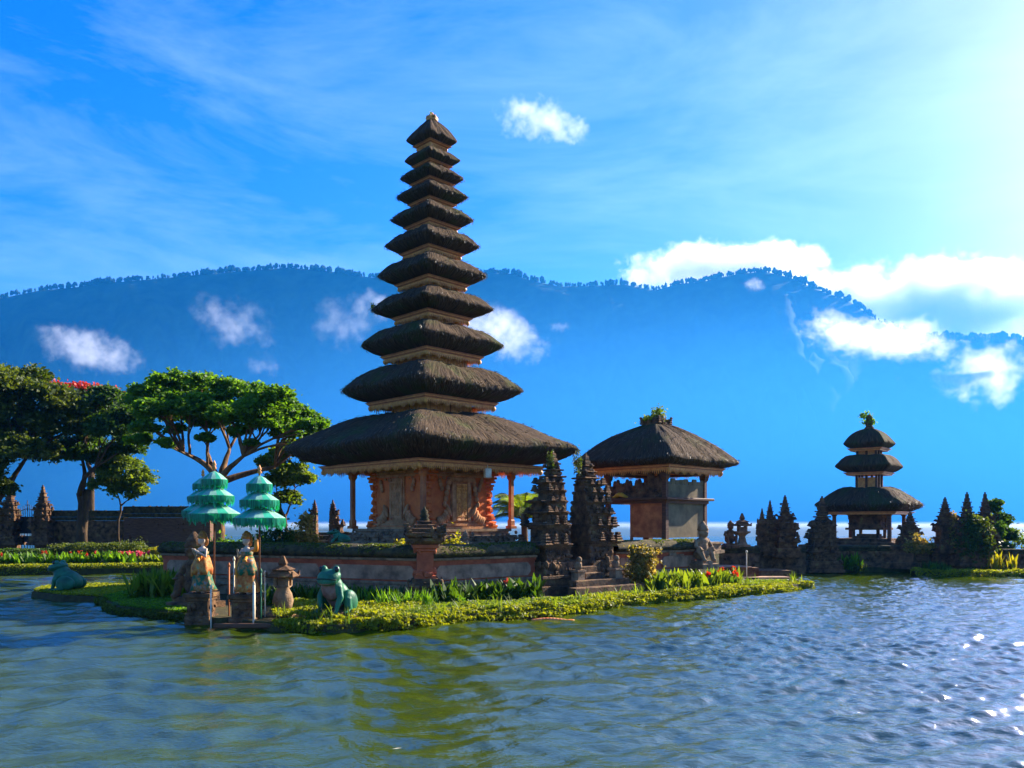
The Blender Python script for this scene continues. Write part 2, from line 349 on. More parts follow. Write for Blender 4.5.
def low_mist(x, y, z, sx, sy, sz, dens, label, col=(.08, .46, 1, 1)):
    me = bpy.data.meshes.new('mist'); b = bmesh.new(); bmesh.ops.create_icosphere(b, subdivisions=4, radius=1)
    for v in b.verts:
        if v.co.z < 0: v.co.z *= .02
    b.to_mesh(me); b.free()
    m = bpy.data.materials.new('low_mist'); m.use_nodes = True; t = m.node_tree; t.nodes.clear(); N = t.nodes.new; L = t.links.new
    o = N('ShaderNodeOutputMaterial'); v = N('ShaderNodeVolumePrincipled'); v.inputs['Color'].default_value = col; v.inputs['Anisotropy'].default_value = .2
    tc = N('ShaderNodeTexCoord'); ln = N('ShaderNodeVectorMath'); ln.operation = 'LENGTH'; L(tc.outputs['Object'], ln.inputs[0])
    mr = N('ShaderNodeMapRange'); mr.interpolation_type = 'SMOOTHSTEP'; mr.inputs['From Min'].default_value = 1; mr.inputs['From Max'].default_value = 0; mr.inputs['To Max'].default_value = dens
    L(ln.outputs['Value'], mr.inputs['Value']); L(mr.outputs[0], v.inputs['Density']); L(v.outputs[0], o.inputs['Volume'])
    ob = link('mist', me, m); ob.location = (x, y, z); ob.scale = (sx, sy, sz)
    return tag(ob, label, 'mist', kind='stuff')
low_mist(350, 1230, 1, 1700, 450, 440, .0029, 'soft blue mist lying low over the far shore of the lake')

low_mist(60, 420, .3, 900, 300, 3.0, .0022, 'thin white mist added to brighten the far water behind the shrines', (.80, .92, 1, 1))  # added pale volume, stands in for the sky's bright reflection on the far lake
# ---------------------------------------------------------------- shared materials
M = {}
M['thatch'] = None
def thatch_mat():
    m = bpy.data.materials.new('thatch'); m.use_nodes = True; t = m.node_tree; N = t.nodes; L = t.links.new
    b = N['Principled BSDF']; b.inputs['Roughness'].default_value = .95; b.inputs['Specular IOR Level'].default_value = .15
    uv = N.new('ShaderNodeUVMap'); uv.uv_map = 'uv'
    mp = N.new('ShaderNodeMapping'); mp.inputs['Scale'].default_value = (26, 1.8, 1); L(uv.outputs[0], mp.inputs['Vector'])
    n = N.new('ShaderNodeTexNoise'); n.inputs['Scale'].default_value = 1.0; n.inputs['Detail'].default_value = 4; n.inputs['Roughness'].default_value = .6; L(mp.outputs[0], n.inputs['Vector'])
    mp2 = N.new('ShaderNodeMapping'); mp2.inputs['Scale'].default_value = (7, 1.3, 1); L(uv.outputs[0], mp2.inputs['Vector'])
    n2 = N.new('ShaderNodeTexNoise'); n2.inputs['Scale'].default_value = 1.0; n2.inputs['Detail'].default_value = 5; L(mp2.outputs[0], n2.inputs['Vector'])
    r = N.new('ShaderNodeValToRGB'); r.color_ramp.elements[0].position = .33; r.color_ramp.elements[1].position = .68
    r.color_ramp.elements[0].color = (.015, .009, .005, 1); r.color_ramp.elements[1].color = (.118, .070, .032, 1); L(n.outputs['Fac'], r.inputs['Fac'])
    tc = N.new('ShaderNodeTexCoord'); n3 = N.new('ShaderNodeTexNoise'); n3.inputs['Scale'].default_value = .75; n3.inputs['Detail'].default_value = 6; n3.inputs['Roughness'].default_value = .6; L(tc.outputs['Object'], n3.inputs['Vector'])
    r3 = N.new('ShaderNodeValToRGB'); r3.color_ramp.elements[0].position = .50; r3.color_ramp.elements[1].position = .66; r3.color_ramp.elements[1].color = (.8,.8,.8,1); L(n3.outputs['Fac'], r3.inputs['Fac'])
    x = N.new('ShaderNodeMix'); x.data_type = 'RGBA'; L(r3.outputs['Color'], x.inputs['Factor']); L(r.outputs['Color'], x.inputs['A']); x.inputs['B'].default_value = (.050, .062, .012, 1)
    L(x.outputs['Result'], b.inputs['Base Color'])
    ad = N.new('ShaderNodeMath'); ad.operation = 'MULTIPLY_ADD'; ad.inputs[1].default_value = 1.5; L(n2.outputs['Fac'], ad.inputs[0]); L(n.outputs['Fac'], ad.inputs[2])
    u = N.new('ShaderNodeBump'); u.inputs['Strength'].default_value = 1; u.inputs['Distance'].default_value = .07; L(ad.outputs[0], u.inputs['Height']); L(u.outputs[0], b.inputs['Normal'])
    return m
M['thatch'] = thatch_mat()
M['stone'] = mat('carved_stone', (.034,.024,.016), (.165,.105,.058), 3.4, .95, 1.0, 16, c3=(.17,.18,.07), detail=10, lo=.36, hi=.60, bdist=.05, warm=True)
M['stone2'] = mat('grey_stone', (.10,.078,.055), (.30,.235,.165), 3.5, .95, .8, 22, c3=(.13,.125,.06), detail=9, bdist=.03, warm=True)
M['brick'] = mat('orange_brick', (.46,.12,.035), (.62,.20,.06), 2.2, .9, .4, 30, detail=8, bdist=.01, c3=(.36,.12,.06), warm=True)
M['carved'] = mat('carved_relief', (.26,.13,.06), (.50,.30,.16), 4, .9, .6, 26, detail=9, bdist=.02, warm=True)
M['wood'] = mat('dark_wood', (.055,.030,.018), (.13,.070,.038), 3, .7, .4, 12, stretch=(1,1,8), bdist=.01, warm=True)
M['wood_red'] = mat('red_brown_wood', (.24,.085,.028), (.46,.19,.065), 3, .6, .3, 14, bdist=.01, warm=True)
M['gold'] = mat('gilt_carving', (.48,.19,.035), (.76,.38,.08), 9, .5, .9, 34, spec=.6, bdist=.03, warm=True)
M['panel'] = mat('green_grey_panel', (.085,.085,.060), (.20,.19,.13), 1.6, .9, .3, 14, detail=8, warm=True)
M['plaster'] = mat('weathered_plaster', (.13,.095,.07), (.38,.27,.20), 2.2, .9, .4, 18, stretch=(1,1,1), c3=(.17,.115,.09), detail=9, warm=True)
M['redstone'] = mat('red_stone', (.20,.055,.030), (.42,.135,.07), 2.0, .9, .5, 18, c3=(.15,.07,.05), detail=9, warm=True)
M['moss'] = mat('mossy_stone', (.022,.022,.012), (.085,.080,.035), 5, .97, 1.0, 30, c3=(.14,.13,.045), detail=9, bdist=.05, warm=True)
M['soil'] = mat('soil', (.028,.026,.010), (.055,.060,.018), 4, .95, .8, 18, bdist=.04, warm=True)
M['lawn'] = mat('lawn', (.020,.055,.006), (.050,.105,.012), 9, .95, .8, 60, bdist=.03)
M['bark'] = mat('bark', (.06,.038,.020), (.19,.125,.065), 4, .95, .8, 14, stretch=(1,1,.35), bdist=.05, warm=True)
M['bark_dark'] = mat('bark_dark', (.028,.022,.014), (.085,.062,.035), 4, .95, .8, 14, stretch=(1,1,.35), bdist=.05, warm=True)
M['frog'] = mat('green_paint', (.008,.060,.030), (.030,.17,.075), 2.4, .5, .4, 14, c3=(.12,.22,.13), spec=.25, lo=.3, hi=.62, bdist=.02)
M['frog_belly'] = mat('red_brown_paint', (.16,.055,.035), (.34,.22,.16), 3.0, .6, .3, 14)
M['white'] = mat('white_paint', (.50,.47,.40), (.78,.75,.68), 6, .6, .2, 20, warm=True)
M['black'] = mat('black_iron', (.012,.011,.010), (.03,.028,.025), 6, .6)
M['skin'] = mat('painted_skin', (.42,.30,.20), (.62,.48,.34), 8, .55)
M['hair'] = mat('headdress', (.16,.05,.015), (.55,.22,.03), 14, .6, .6, 30)
M['cloth_g'] = mat('green_cloth', (.01,.11,.05), (.42,.16,.03), 7, .7, .3, 20, lo=.45, hi=.56, c3=(.05,.25,.3))
M['cloth_o'] = mat('orange_cloth', (.38,.09,.012), (.52,.24,.05), 8, .7, .3, 20, lo=.42, hi=.58, c3=(.04,.30,.16))
M['sash'] = mat('orange_sash', (.62,.17,.01), (.75,.30,.03), 9, .6)
M['mint'] = mat('mint_fabric', (.10,.30,.20), (.24,.46,.34), 5, .8)
M['green_f'] = mat('green_fabric', (.01,.28,.15), (.03,.42,.25), 5, .6)
def tr_mat(name, c, c2):
    m = leaf_mat(name, c, c2, .45, .35); return m
M['fringe'] = tr_mat('green_fringe', (.003,.17,.085), (.012,.42,.24))
LF = {
 'deep': leaf_mat('leaf_deep_green', (.014,.040,.005), (.075,.145,.012), .45),
 'mid': leaf_mat('leaf_mid_green', (.030,.088,.006), (.150,.290,.016), .55),
 'dry': leaf_mat('leaf_olive', (.022,.044,.005), (.120,.150,.014), .45),
 'light': leaf_mat('leaf_light_green', (.05,.10,.010), (.20,.25,.02), .5),
 'yellow': leaf_mat('leaf_yellow_green', (.13,.15,.008), (.42,.35,.012), .5),
 'moss': leaf_mat('leaf_moss', (.075,.12,.006), (.34,.34,.012), .45),
 'red': leaf_mat('petal_red', (.40,.02,.01), (.65,.06,.02), .35),
 'pink': leaf_mat('petal_pink', (.45,.03,.10), (.70,.12,.20), .35),
 'croton': leaf_mat('leaf_variegated', (.10,.11,.01), (.50,.33,.10), .4),
 'straw': leaf_mat('straw', (.03,.022,.012), (.14,.10,.06), .1),
}
# ---------------------------------------------------------------- foliage
def leaves(P, size, droop=.45, long=1.7, seed=0, nrm=None, tint=None):
    """rhombic leaves at points P; returns verts and faces"""
    r = np.random.default_rng(seed); n = len(P)
    d = r.normal(size=(n,3)); d[:,2] = d[:,2]*droop
    if nrm is not None: d = d+nrm*.6
    d /= np.linalg.norm(d, axis=1, keepdims=True)+1e-9
    q = r.normal(size=(n,3)); s = np.cross(d, q); s /= np.linalg.norm(s, axis=1, keepdims=True)+1e-9
    L_ = (np.asarray(size)*r.uniform(.6, 1.35, n))[:,None]
    fold = np.cross(d, s)*L_*r.uniform(-.25,.25,(n,1))
    a = P-d*L_*.5*long; b = P+s*L_*.5+fold; c = P+d*L_*.5*long; e = P-s*L_*.5+fold
    V = np.stack([a,b,c,e], 1).reshape(-1,3); Fc = np.arange(n*4).reshape(n,4)
    t = np.clip(r.uniform(0,1,n)*.75+(tint if tint is not None else .15), 0, 1)
    return V, Fc, t
def clump_points(c, r, n, seed, shell=.55):
    g = np.random.default_rng(seed); d = g.normal(size=(n,3)); d /= np.linalg.norm(d, axis=1, keepdims=True)
    lump = 1+.28*np.sin(d[:,0]*5+seed)+.25*np.sin(d[:,1]*6+seed*2)+.22*np.sin(d[:,2]*7+seed*.7)
    rad = (shell+(1-shell)*g.uniform(0,1,n)**.6)*lump*(1+.55*(g.uniform(0,1,n) > .86)*g.uniform(0,1,n))
    return np.asarray(c)+d*rad[:,None]*np.asarray(r), d
def foliage(name, clumps, size, m, parent=None, dens=900, seed=1, shell=.5, long=1.6, droop=.6):
    """clumps: (x,y,z,rx,ry,rz[,weight])"""
    V = []; T = []; b = 0
    for k, c in enumerate(clumps):
        wgt = c[6] if len(c) > 6 else 1
        n = int(dens*wgt); P, d = clump_points(c[:3], c[3:6], n, seed*131+k, shell)
        v, f, t = leaves(P, size, droop, long, seed*77+k, nrm=d*.4, tint=random.uniform(-.12, .25))
        V.append(v); T.append(t)
    V = np.concatenate(V); T = np.concatenate(T)
    return mesh_np(name, V, np.arange(len(V)).reshape(-1,4), m, parent, False, T)
def limb(mb, a, b, r0, r1, bend=.15, n=6, seed=0, mi=0, seg=7):
    a = Vector(a); b = Vector(b); g = random.Random(seed); L_ = (b-a).length
    k = Vector((g.uniform(-1,1), g.uniform(-1,1), g.uniform(-.3,.9)))*bend*L_
    pts = []; rs = []
    for i in range(seg+1):
        t = i/seg; p = a.lerp(b, t)+k*math.sin(math.pi*t)*1.0+Vector((g.uniform(-1,1), g.uniform(-1,1), 0))*L_*.012*(0 < i < seg)
        pts.append(p); rs.append(r0+(r1-r0)*t)
    mb.tube(pts, rs, n, mi); return pts
def blades(P, h, wd, m, name, parent=None, seed=0, lean=.35, fan=1, bend=.4):
    """upright strap leaves from base points P (n,3): 3-segment bent blades"""
    g = np.random.default_rng(seed); n = len(P); a = g.uniform(0, 2*math.pi, n)
    d = np.stack([np.cos(a), np.sin(a), np.zeros(n)], -1); s = np.stack([-np.sin(a+g.uniform(-.6,.6,n)), np.cos(a), np.zeros(n)], -1)
    H = (np.asarray(h)*g.uniform(.30,1.2,n))[:,None]; ln = g.uniform(.1,1,n)[:,None]*lean; W = (np.asarray(wd)*g.uniform(.7,1.2,n))[:,None]
    rows = []
    for t, wk in ((0,.5),(.35,1.0),(.72,.8),(1.0,.08)):
        c = P+d*H*(ln*t+bend*ln*t*t)+np.array([0,0,1])*H*(t-.35*ln*t*t)
        rows += [c-s*W*.5*wk, c+s*W*.5*wk]
    V = np.stack(rows, 1).reshape(-1,3); b = (np.arange(n)*8)[:,None]
    Fc = np.concatenate([b+np.array([0,1,3,2]), b+np.array([2,3,5,4]), b+np.array([4,5,7,6])], 1).reshape(-1,4)
    t = np.repeat(np.clip(g.uniform(0,1,n), 0, 1), 3)
    return mesh_np(name, V, Fc, m, parent, False, t)
# ---------------------------------------------------------------- fused bodies (one continuous surface)
def fused(name, mb, m, parent=None, voxel=.03, smooth=3, assign=None):
    o = mb.build(name+'_tmp', [m] if not isinstance(m, list) else m)
    md = o.modifiers.new('r', 'REMESH'); md.mode = 'VOXEL'; md.voxel_size = voxel; md.use_smooth_shade = True
    if smooth: ms = o.modifiers.new('s', 'SMOOTH'); ms.iterations = smooth; ms.factor = .5
    dg = bpy.context.evaluated_depsgraph_get(); dg.update()
    me = bpy.data.meshes.new_from_object(o.evaluated_get(dg)); bpy.data.objects.remove(o, do_unlink=True)
    me.name = name; me.materials.clear(); ob = link(name, me, m, parent)
    me.polygons.foreach_set('use_smooth', np.ones(len(me.polygons), bool))
    if assign is not None:
        for p in me.polygons: p.material_index = assign(p.center, p.normal)
    return ob
# ---------------------------------------------------------------- thatched roofs
def superdir(n_per, p=22.0):
    """unit-square perimeter with slightly rounded corners; returns xy (N,2) and running coordinate"""
    out = []
    for k in range(4):
        for i in range(n_per):
            t = -1+2*i/n_per; x, y = [(t,-1),(1,t),(-t,1),(-1,-t)][k]
            q = (abs(x)**p+abs(y)**p)**(1/p); out.append((x/q, y/q))
    return np.array(out)
def thatch_roof(name, half, prof, parent, seed=0, n_per=44, fine=3, rag=.05, straw=True):
    """prof: list of (r as a share of half, z) running from the underside, round the eave, up to the top"""
    pr = np.array(prof, float); seg = np.concatenate([[0], np.cumsum(np.hypot(np.diff(pr[:,0])*half, np.diff(pr[:,1])))])
    # smooth resample
    tq = np.linspace(0, seg[-1], 30)
    r = np.interp(tq, seg, pr[:,0]); z = np.interp(tq, seg, pr[:,1])
    for _ in range(1): r[1:-1] = (r[:-2]+2*r[1:-1]+r[2:])/4; z[1:-1] = (z[:-2]+2*z[1:-1]+z[2:])/4
    D = superdir(n_per); D = np.concatenate([D, D[:1]]); N_ = len(D)
    per = np.concatenate([[0], np.cumsum(np.linalg.norm(np.diff(D*half, axis=0), axis=1))])
    rr, dd = np.meshgrid(r, np.arange(N_), indexing='ij'); zz = np.repeat(z[:,None], N_, 1)
    X = D[dd,0]*rr*half; Y = D[dd,1]*rr*half
    tip = int(np.argmax(r)); sgn = np.linspace(0,1,30)[:,None]
    # lumps and ragged edge (closed round the perimeter)
    def pn(f, s): 
        x = D[dd,0]*f+7; y = D[dd,1]*f+sgn*3
        return fbm(x, y, s, 4)-.5
    amp = half*.035+.02
    nz = pn(3.0, seed)*amp*2
    edge = np.exp(-((np.arange(30)-tip)/3.2)**2)[:,None]
    rg = (fbm(per[dd]*9, per[dd]*0+sgn*2, seed+5, 3)-.5)
    rg[:, -1] = rg[:, 0]
    ln = np.sqrt(X*X+Y*Y)+1e-6
    k = (1+(nz*.6+rg*rag*edge*1.5)/np.maximum(ln, half*.3)); X *= k; Y *= k
    zz = zz+nz*.8+rg*rag*edge
    o = grid_mesh(name, X, Y, zz, M['thatch'], parent, True, flip=False)
    me = o.data; uv = me.uv_layers.new(name='uv'); li = np.empty(len(me.loops), np.int32); me.loops.foreach_get('vertex_index', li)
    U = per[li % N_]; Vv = tq[li//N_]; uv.data.foreach_set('uv', np.stack([U, Vv], -1).astype(np.float32).ravel())
    if straw:
        # loose straw ends along the eave and over the slope, part of the thatch
        g = np.random.default_rng(seed+99); n = int(per[-1]*150)
        ii = g.integers(0, N_-1, n); jj = np.clip(tip+np.where(g.uniform(0,1,n) < .55, g.integers(-2,2,n), g.integers(0,14,n)), 1, 28)
        P = np.stack([X[jj,ii], Y[jj,ii], zz[jj,ii]], -1); Q = np.stack([X[jj-1,ii], Y[jj-1,ii], zz[jj-1,ii]], -1)
        d = Q-P; d /= np.linalg.norm(d, axis=1, keepdims=True)+1e-6
        o_ = np.stack([P[:,0], P[:,1], np.zeros(n)], -1); o_ /= np.linalg.norm(o_, axis=1, keepdims=True)+1e-6
        d = d*.8+o_*.35+g.normal(size=(n,3))*.12+np.array([0,0,.05]); d /= np.linalg.norm(d, axis=1, keepdims=True)
        s = np.cross(d, g.normal(size=(n,3))); s /= np.linalg.norm(s, axis=1, keepdims=True)
        L_ = g.uniform(.05,.16,n)[:,None]*min(1.3, .5+half*.25); wd = g.uniform(.006,.014,n)[:,None]
        P = P+np.stack([g.normal(size=n)*.03 for _ in range(3)], -1)
        V = np.stack([P-s*wd, P+s*wd, P+d*L_+s*wd*.2, P+d*L_-s*wd*.2], 1).reshape(-1,3)
        mesh_np('loose_straw', V, np.arange(n*4).reshape(-1,4), LF['straw'], o, False, g.uniform(0,1,n))
    return o
def eave_board(half, z, parent, h=.16, teeth=True, m=None):
    """carved board ring under the thatch with a hanging toothed trim"""
    b = MB(); t = .07
    for (hh, za, zb, out, mi) in ((half, z, z+h*.40, 0, 1), (half+.05, z+h*.40+.003, z+h*.60, .05, 0), (half+.09, z+h*.60+.003, z+h*.8, .05, 1), (half+.13, z+h*.80+.003, z+h, .1, 0)):
        for k in range(4):
            b.T = Matrix.Rotation(k*math.pi/2, 4, 'Z'); b.box(-hh, hh-t, -hh, -hh+t, za, zb, mi)
    if teeth:
        step = max(.085, h*.42); n = int(2*half/step)
        for k in range(4):
            b.T = Matrix.Rotation(k*math.pi/2, 4, 'Z')
            for i in range(n):
                x = -half+(i+.5)*2*half/n; dz = h*.75*(1+.35*math.cos(i*math.pi/3))
                b.add([(x-step*.42,-half+.012,z-.003),(x+step*.42,-half+.012,z-.003),(x,-half+.012,z-dz),(x-step*.42,-half+.04,z-.003),(x+step*.42,-half+.04,z-.003),(x,-half+.04,z-dz)],
                      [(0,1,2),(5,4,3),(0,3,4,1),(1,4,5,2),(2,5,3,0)], 1)
            # corner pendant
            b.blob((-half+.02,-half+.02,z-h*.15), (h*.5,h*.5,h*.55), 1, 8, 6, jit=.15)
    return b.build('eave_board', [m or M['wood_red'], M['gold']], parent)
def relief(wd, ht, seed, depth=.05, nx=48, nz=None):
    """symmetric carved bas-relief as a height field in the xz plane facing -y"""
    nz = nz or max(8, int(nx*ht/wd)); xs = np.linspace(-1,1,nx); zs = np.linspace(0,1,nz); x, z = np.meshgrid(xs, zs, indexing='xy')
    ax = np.abs(x); a = fbm(ax*3.2+seed*3.3, z*ht/wd*6.4*.5+seed, seed, 3)
    w1 = np.sin(ax*9+np.sin(z*ht/wd*7+seed)*2.3)*np.sin(z*ht/wd*9+np.cos(ax*6)*1.8)
    hgt = np.clip((a-.5)*3+w1*.75, -.7, .8); hgt = np.tanh(hgt*2.2)*.5+.5
    fr = (ax > .88) | (z < .05) | (z > .95); hgt = np.where(fr, 1.0, hgt)
    return x*wd/2, -hgt*depth, z*ht
def add_relief(mb, wd, ht, seed, T, depth=.05, mi=0, nx=40):
    X, Y, Z = relief(wd, ht, seed, depth, nx); n, m = X.shape
    v = list(zip(X.ravel().tolist(), Y.ravel().tolist(), Z.ravel().tolist())); f = [(i*m+j, i*m+j+1, (i+1)*m+j+1, (i+1)*m+j) for i in range(n-1) for j in range(m-1)]
    old = mb.T; mb.T = T; mb.add(v, f, mi, False); mb.T = old
# ---------------------------------------------------------------- carved stone towers and posts
def antefix(mb, x, y, z, h, wd, dx, dy, mi=0):
    """leaf-shaped upright carving that curls outwards"""
    for k in range(4):
        t = k/4; ww = wd*(1-t*.75)*.5; o = h*.30*t*t
        mb.box(x+dx*o-ww, x+dx*o+ww, y+dy*o-ww, y+dy*o+ww, z+h*t, z+h*(t+.28), mi, bev=ww*.4)
def greeble(mb, x0, x1, y0, y1, z0, z1, n, s, rnd, mi=0, faces=('f','l','r','b')):
    for _ in range(n):
        a = s*rnd.uniform(.5, 1.3); f = rnd.choice(faces); z = rnd.uniform(z0, z1)
        if f == 'f': c = (rnd.uniform(x0,x1), y0, z)
        elif f == 'b': c = (rnd.uniform(x0,x1), y1, z)
        elif f == 'l': c = (x0, rnd.uniform(y0,y1), z)
        else: c = (x1, rnd.uniform(y0,y1), z)
        if rnd.random() < .5: mb.blob(c, (a*.6, a*.6, a*rnd.uniform(.5,1.1)), mi, 7, 5, jit=.12)
        else: mb.box(c[0]-a*.5, c[0]+a*.5, c[1]-a*.5, c[1]+a*.5, c[2]-a*.35, c[2]+a*.35, mi, bev=a*.12)
def split_tower(name, loc, rz, h, w0, d0, mirror=False, half=True, seed=0, tiers=6, m=None, plinth=.22, finial=.22, m2=None, sharp=1.0, gre=1.0):
    """one stepped, carved gate tower: inner face flat at x=0 when half"""
    rnd = random.Random(seed); m = m or M['stone']; root = empty(name, loc, rz); s = -1 if mirror else 1
    P = MB(); S = MB(); Fi = MB()
    def X(a, b):
        a, b = s*a, s*b; return (min(a,b), max(a,b))
    hp = h*plinth; lo = 0 if half else -w0/2
    def xr(w):  # x range of a block of width w
        return X(0, w) if half else (-w/2, w/2)
    z = 0
    for k, (ww, hh) in enumerate(((1.0,.28),(.92,.2),(.96,.12),(.86,.4))):
        a, b = xr(w0*ww); dd = d0*ww; P.box(a, b, -dd/2, dd/2, z, z+hp*hh-.002, 0, bev=.02); 
        if k == 3: greeble(P, a, b, -dd/2, dd/2, z, z+hp*hh, int(26*gre), w0*.09, rnd)
        z += hp*hh
    hs = h*(1-plinth-finial); ws = [w0*(.80-.48*sharp*(k/(tiers))**1.6)*rnd.uniform(.84,1.10) for k in range(tiers)]; hk = [(1.35-.75*k/tiers)*rnd.uniform(.75,1.25) for k in range(tiers)]; tot = sum(hk)
    for k in range(tiers):
        hh = hs*hk[k]/tot; ww = ws[k]; dd = d0*(.80-.5*k/tiers); a, b = xr(ww*.84); S.box(a, b, -dd*.42, dd*.42, z, z+hh*.62, 0, bev=.015)
        greeble(S, a, b, -dd*.42, dd*.42, z, z+hh*.6, int((22-2*k)*gre), w0*(.085-.006*k), rnd, 0, ('f','f','r' if (s > 0 or not half) else 'l','b', 'l' if not half else 'f'))
        for j, (g1, zz0, zz1) in enumerate(((.92,.62,.72),(1.02,.722,.82),(1.10,.822,.90))):
            a, b = xr(ww*g1); S.box(a, b, -dd*.5*g1, dd*.5*g1, z+hh*zz0, z+hh*zz1, 0, bev=.012)
        S.box(*xr(ww*.94), -dd*.47, dd*.47, z+hh*.902, z+hh-.002, 0)
        ah = hh*rnd.uniform(.55,.8)
        ends = [s] if half else [-1, 1]
        for e in ends:
            xo = (s*ww*1.02) if half else e*ww*.53
            for yy in [q_ for q_ in (-dd*.5, 0, dd*.5) if rnd.random() < .7]: antefix(S, xo-e*.10*ww*rnd.uniform(.3,1.6), yy, z+hh*.80, ah*rnd.uniform(.7,1.25), ww*.24+.03, e*rnd.uniform(.2,.8), .3*(yy > 0)-.3*(yy < 0))
        for q in (.3, .65): antefix(S, (s*ww*q if half else (q-.48)*ww*1.2), -dd*.52, z+hh*.86, ah*.7, ww*.16+.03, 0, -1)
        z += hh
    # finial: slim stepped spire
    hf = h*finial; wf = ws[-1]*.60; cx = s*wf*.55 if half else 0; k = 0; zz = z
    for t0, t1, q in ((0,.14,1.0),(.14,.2,1.25),(.2,.36,.82),(.36,.41,1.02),(.41,.56,.62),(.56,.61,.78),(.61,.76,.44),(.76,.92,.3),(.92,1.0,.14)):
        Fi.box(cx-wf*q*.5, cx+wf*q*.5, -wf*q*.5, wf*q*.5, z+hf*t0, z+hf*t1-.001, 0, bev=wf*q*.12)
    for _ in range(int(14*gre)): Fi.blob((cx+rnd.uniform(-1,1)*wf*.45, rnd.uniform(-1,1)*wf*.45, z+hf*rnd.uniform(0,.6)), wf*.13, 0, 6, 5, jit=.2)
    P.build('plinth', m2 or m, root); S.build('shaft', m, root); Fi.build('finial', m, root)
    return root
# ---------------------------------------------------------------- ground: islands and banks
def prism(name, pts, z0, z1, m, bank=.0, rough=0.0):
    """low land with sloping edges; pts counter-clockwise or clockwise outline"""
    b = bmesh.new(); c = np.mean(np.array(pts), 0); n = len(pts)
    rings = []
    for z, k in ((z0, bank), (z0+.6*(z1-z0), bank*.4), (z1, 0)):
        ring = []
        for i, (x, y) in enumerate(pts):
            p, q = pts[i-1], pts[(i+1) % n]; t = Vector((q[0]-p[0], q[1]-p[1])); t.normalize(); nx, ny = t.y, -t.x
            area = sum(pts[j-1][0]*pts[j][1]-pts[j][0]*pts[j-1][1] for j in range(n)); sg = 1 if area > 0 else -1
            ring.append(b.verts.new((x+nx*k*sg, y+ny*k*sg, z)))
        rings.append(ring)
    for r in range(2):
        for i in range(n): b.faces.new((rings[r][i], rings[r][(i+1)%n], rings[r+1][(i+1)%n], rings[r+1][i]))
    b.faces.new(rings[2]); b.normal_update(); bmesh.ops.triangulate(b, faces=[f for f in b.faces if len(f.verts) > 4]); bmesh.ops.recalc_face_normals(b, faces=b.faces)
    me = bpy.data.meshes.new(name); b.to_mesh(me); b.free(); return tag(link(name, me, m), kind='structure')
def wl(px, py): Y = CAM_H*F/(py-HZ); return (at(px, Y), Y)          # point on the waterline
FRONT = [wl(*p) for p in ((190,624),(232,627),(275,631),(308,634),(340,634),(400,630),(470,622),(520,619),(560,616),(600,609),(650,603),(700,600),(760,594),(806,589))]
FRONT_L = [wl(*p) for p in ((32,598),(64,602),(100,604),(118,614),(150,618),(190,622))]
isl = FRONT_L+FRONT+[wl(800,584), wl(760,583.5), (9.4,31.6), (9.8,36), (9.0,48), (-14,48), (-12.8,33), wl(196,588), wl(150,590), wl(80,590), wl(40,593)]
prism('island_ground', isl, -.6, .20, M['soil'], .12)
bank = [(-60,37.0), (at(0,37.4),37.4), (at(90,37.9),37.9), (at(190,38.9),38.9), (-15.0,46), (-14,60), (-60,64)]
prism('garden_ground', bank, -.6, .28, M['soil'], .1)
lawn = [(-60,44), (-20,42.5), (-17,43.5), (-15.6,47), (-15.2,59), (-60,62)]
prism('lawn', lawn, .285, .30, M['lawn'])
prism('lawn', [wl(112,612), wl(150,616), wl(188,620), wl(190,598), wl(150,600), wl(122,603)], .21, .25, M['lawn'], .02)
# temple terrace inside the compound wall
WL = Vector((-11.6, 27.0)); P0 = Vector((-2.5, 23.0)); CR = Vector((6.95, 30.75)); DR = (CR-P0).normalized(); NR = Vector((DR.y, -DR.x)); DLv = (WL-P0).normalized()
def inset(p, d): return (p.x+d[0], p.y+d[1])
GA = P0+DR*5.25; GB = P0+DR*6.15        # gate opening between the two towers
terr = [inset(WL,(.3,.35)), inset(P0,(0,.5)), inset(CR,(-.5,.2)), (8.8,34), (6,44), (-10.5,44)]
prism('terrace_ground', terr, .0, 1.25, M['soil'], 0)
prism('temple_islet_ground', [(12.5,40.3),(20.5,39.6),(25.5,38.5),(60,38),(60,47),(11.8,47)], -.6, .25, M['soil'], .1)

# ---------------------------------------------------------------- the tall eleven-roofed tower
TX, TY = -3.1, 31.0; zc = lambda y, Y=TY: CAM_H+(HZ-y)/F*Y
tower = empty('pagoda_tower', (TX, TY, 0), R(-45))
tag(tower, 'tallest tower, with eleven stacked dark thatched roofs over an orange brick shrine', 'temple tower')
S2 = math.sqrt(2)
def hs_px(wpx, Y=TY): return wpx/F*Y/S2
# base and body
b = MB()
b.sq([(2.62,1.25),(2.62,1.42),(2.54,1.43),(2.54,1.52),(2.40,1.53),(2.40,1.66),(2.46,1.67),(2.46,1.76),(2.28,1.77),(2.28,1.92),(2.34,1.93),(2.34,2.0),(2.1,2.01),(2.1,2.14),(2.18,2.15),(2.18,2.24)])
rn = random.Random(4)
for k in range(4):
    b.T = Matrix.Rotation(k*math.pi/2, 4, 'Z')
    greeble(b, -2.3, 2.3, -2.35, 0, 1.5, 2.1, 60, .1, rn, 0, ('f',))
b.build('plinth', M['stone2'], tower)
b = MB(); bh = 1.62; b.box(-bh, bh, -bh, bh, 2.24, 4.52); b.build('brick_wall', M['brick'], tower)
b = MB()
for z, q in ((2.241,.16),(2.36,.12),(2.46,.07),(4.18,.08),(4.29,.15),(4.40,.22)):
    b.sq([(bh+q, z),(bh+q, z+.09)])
b.build('cornice', M['carved'], tower)
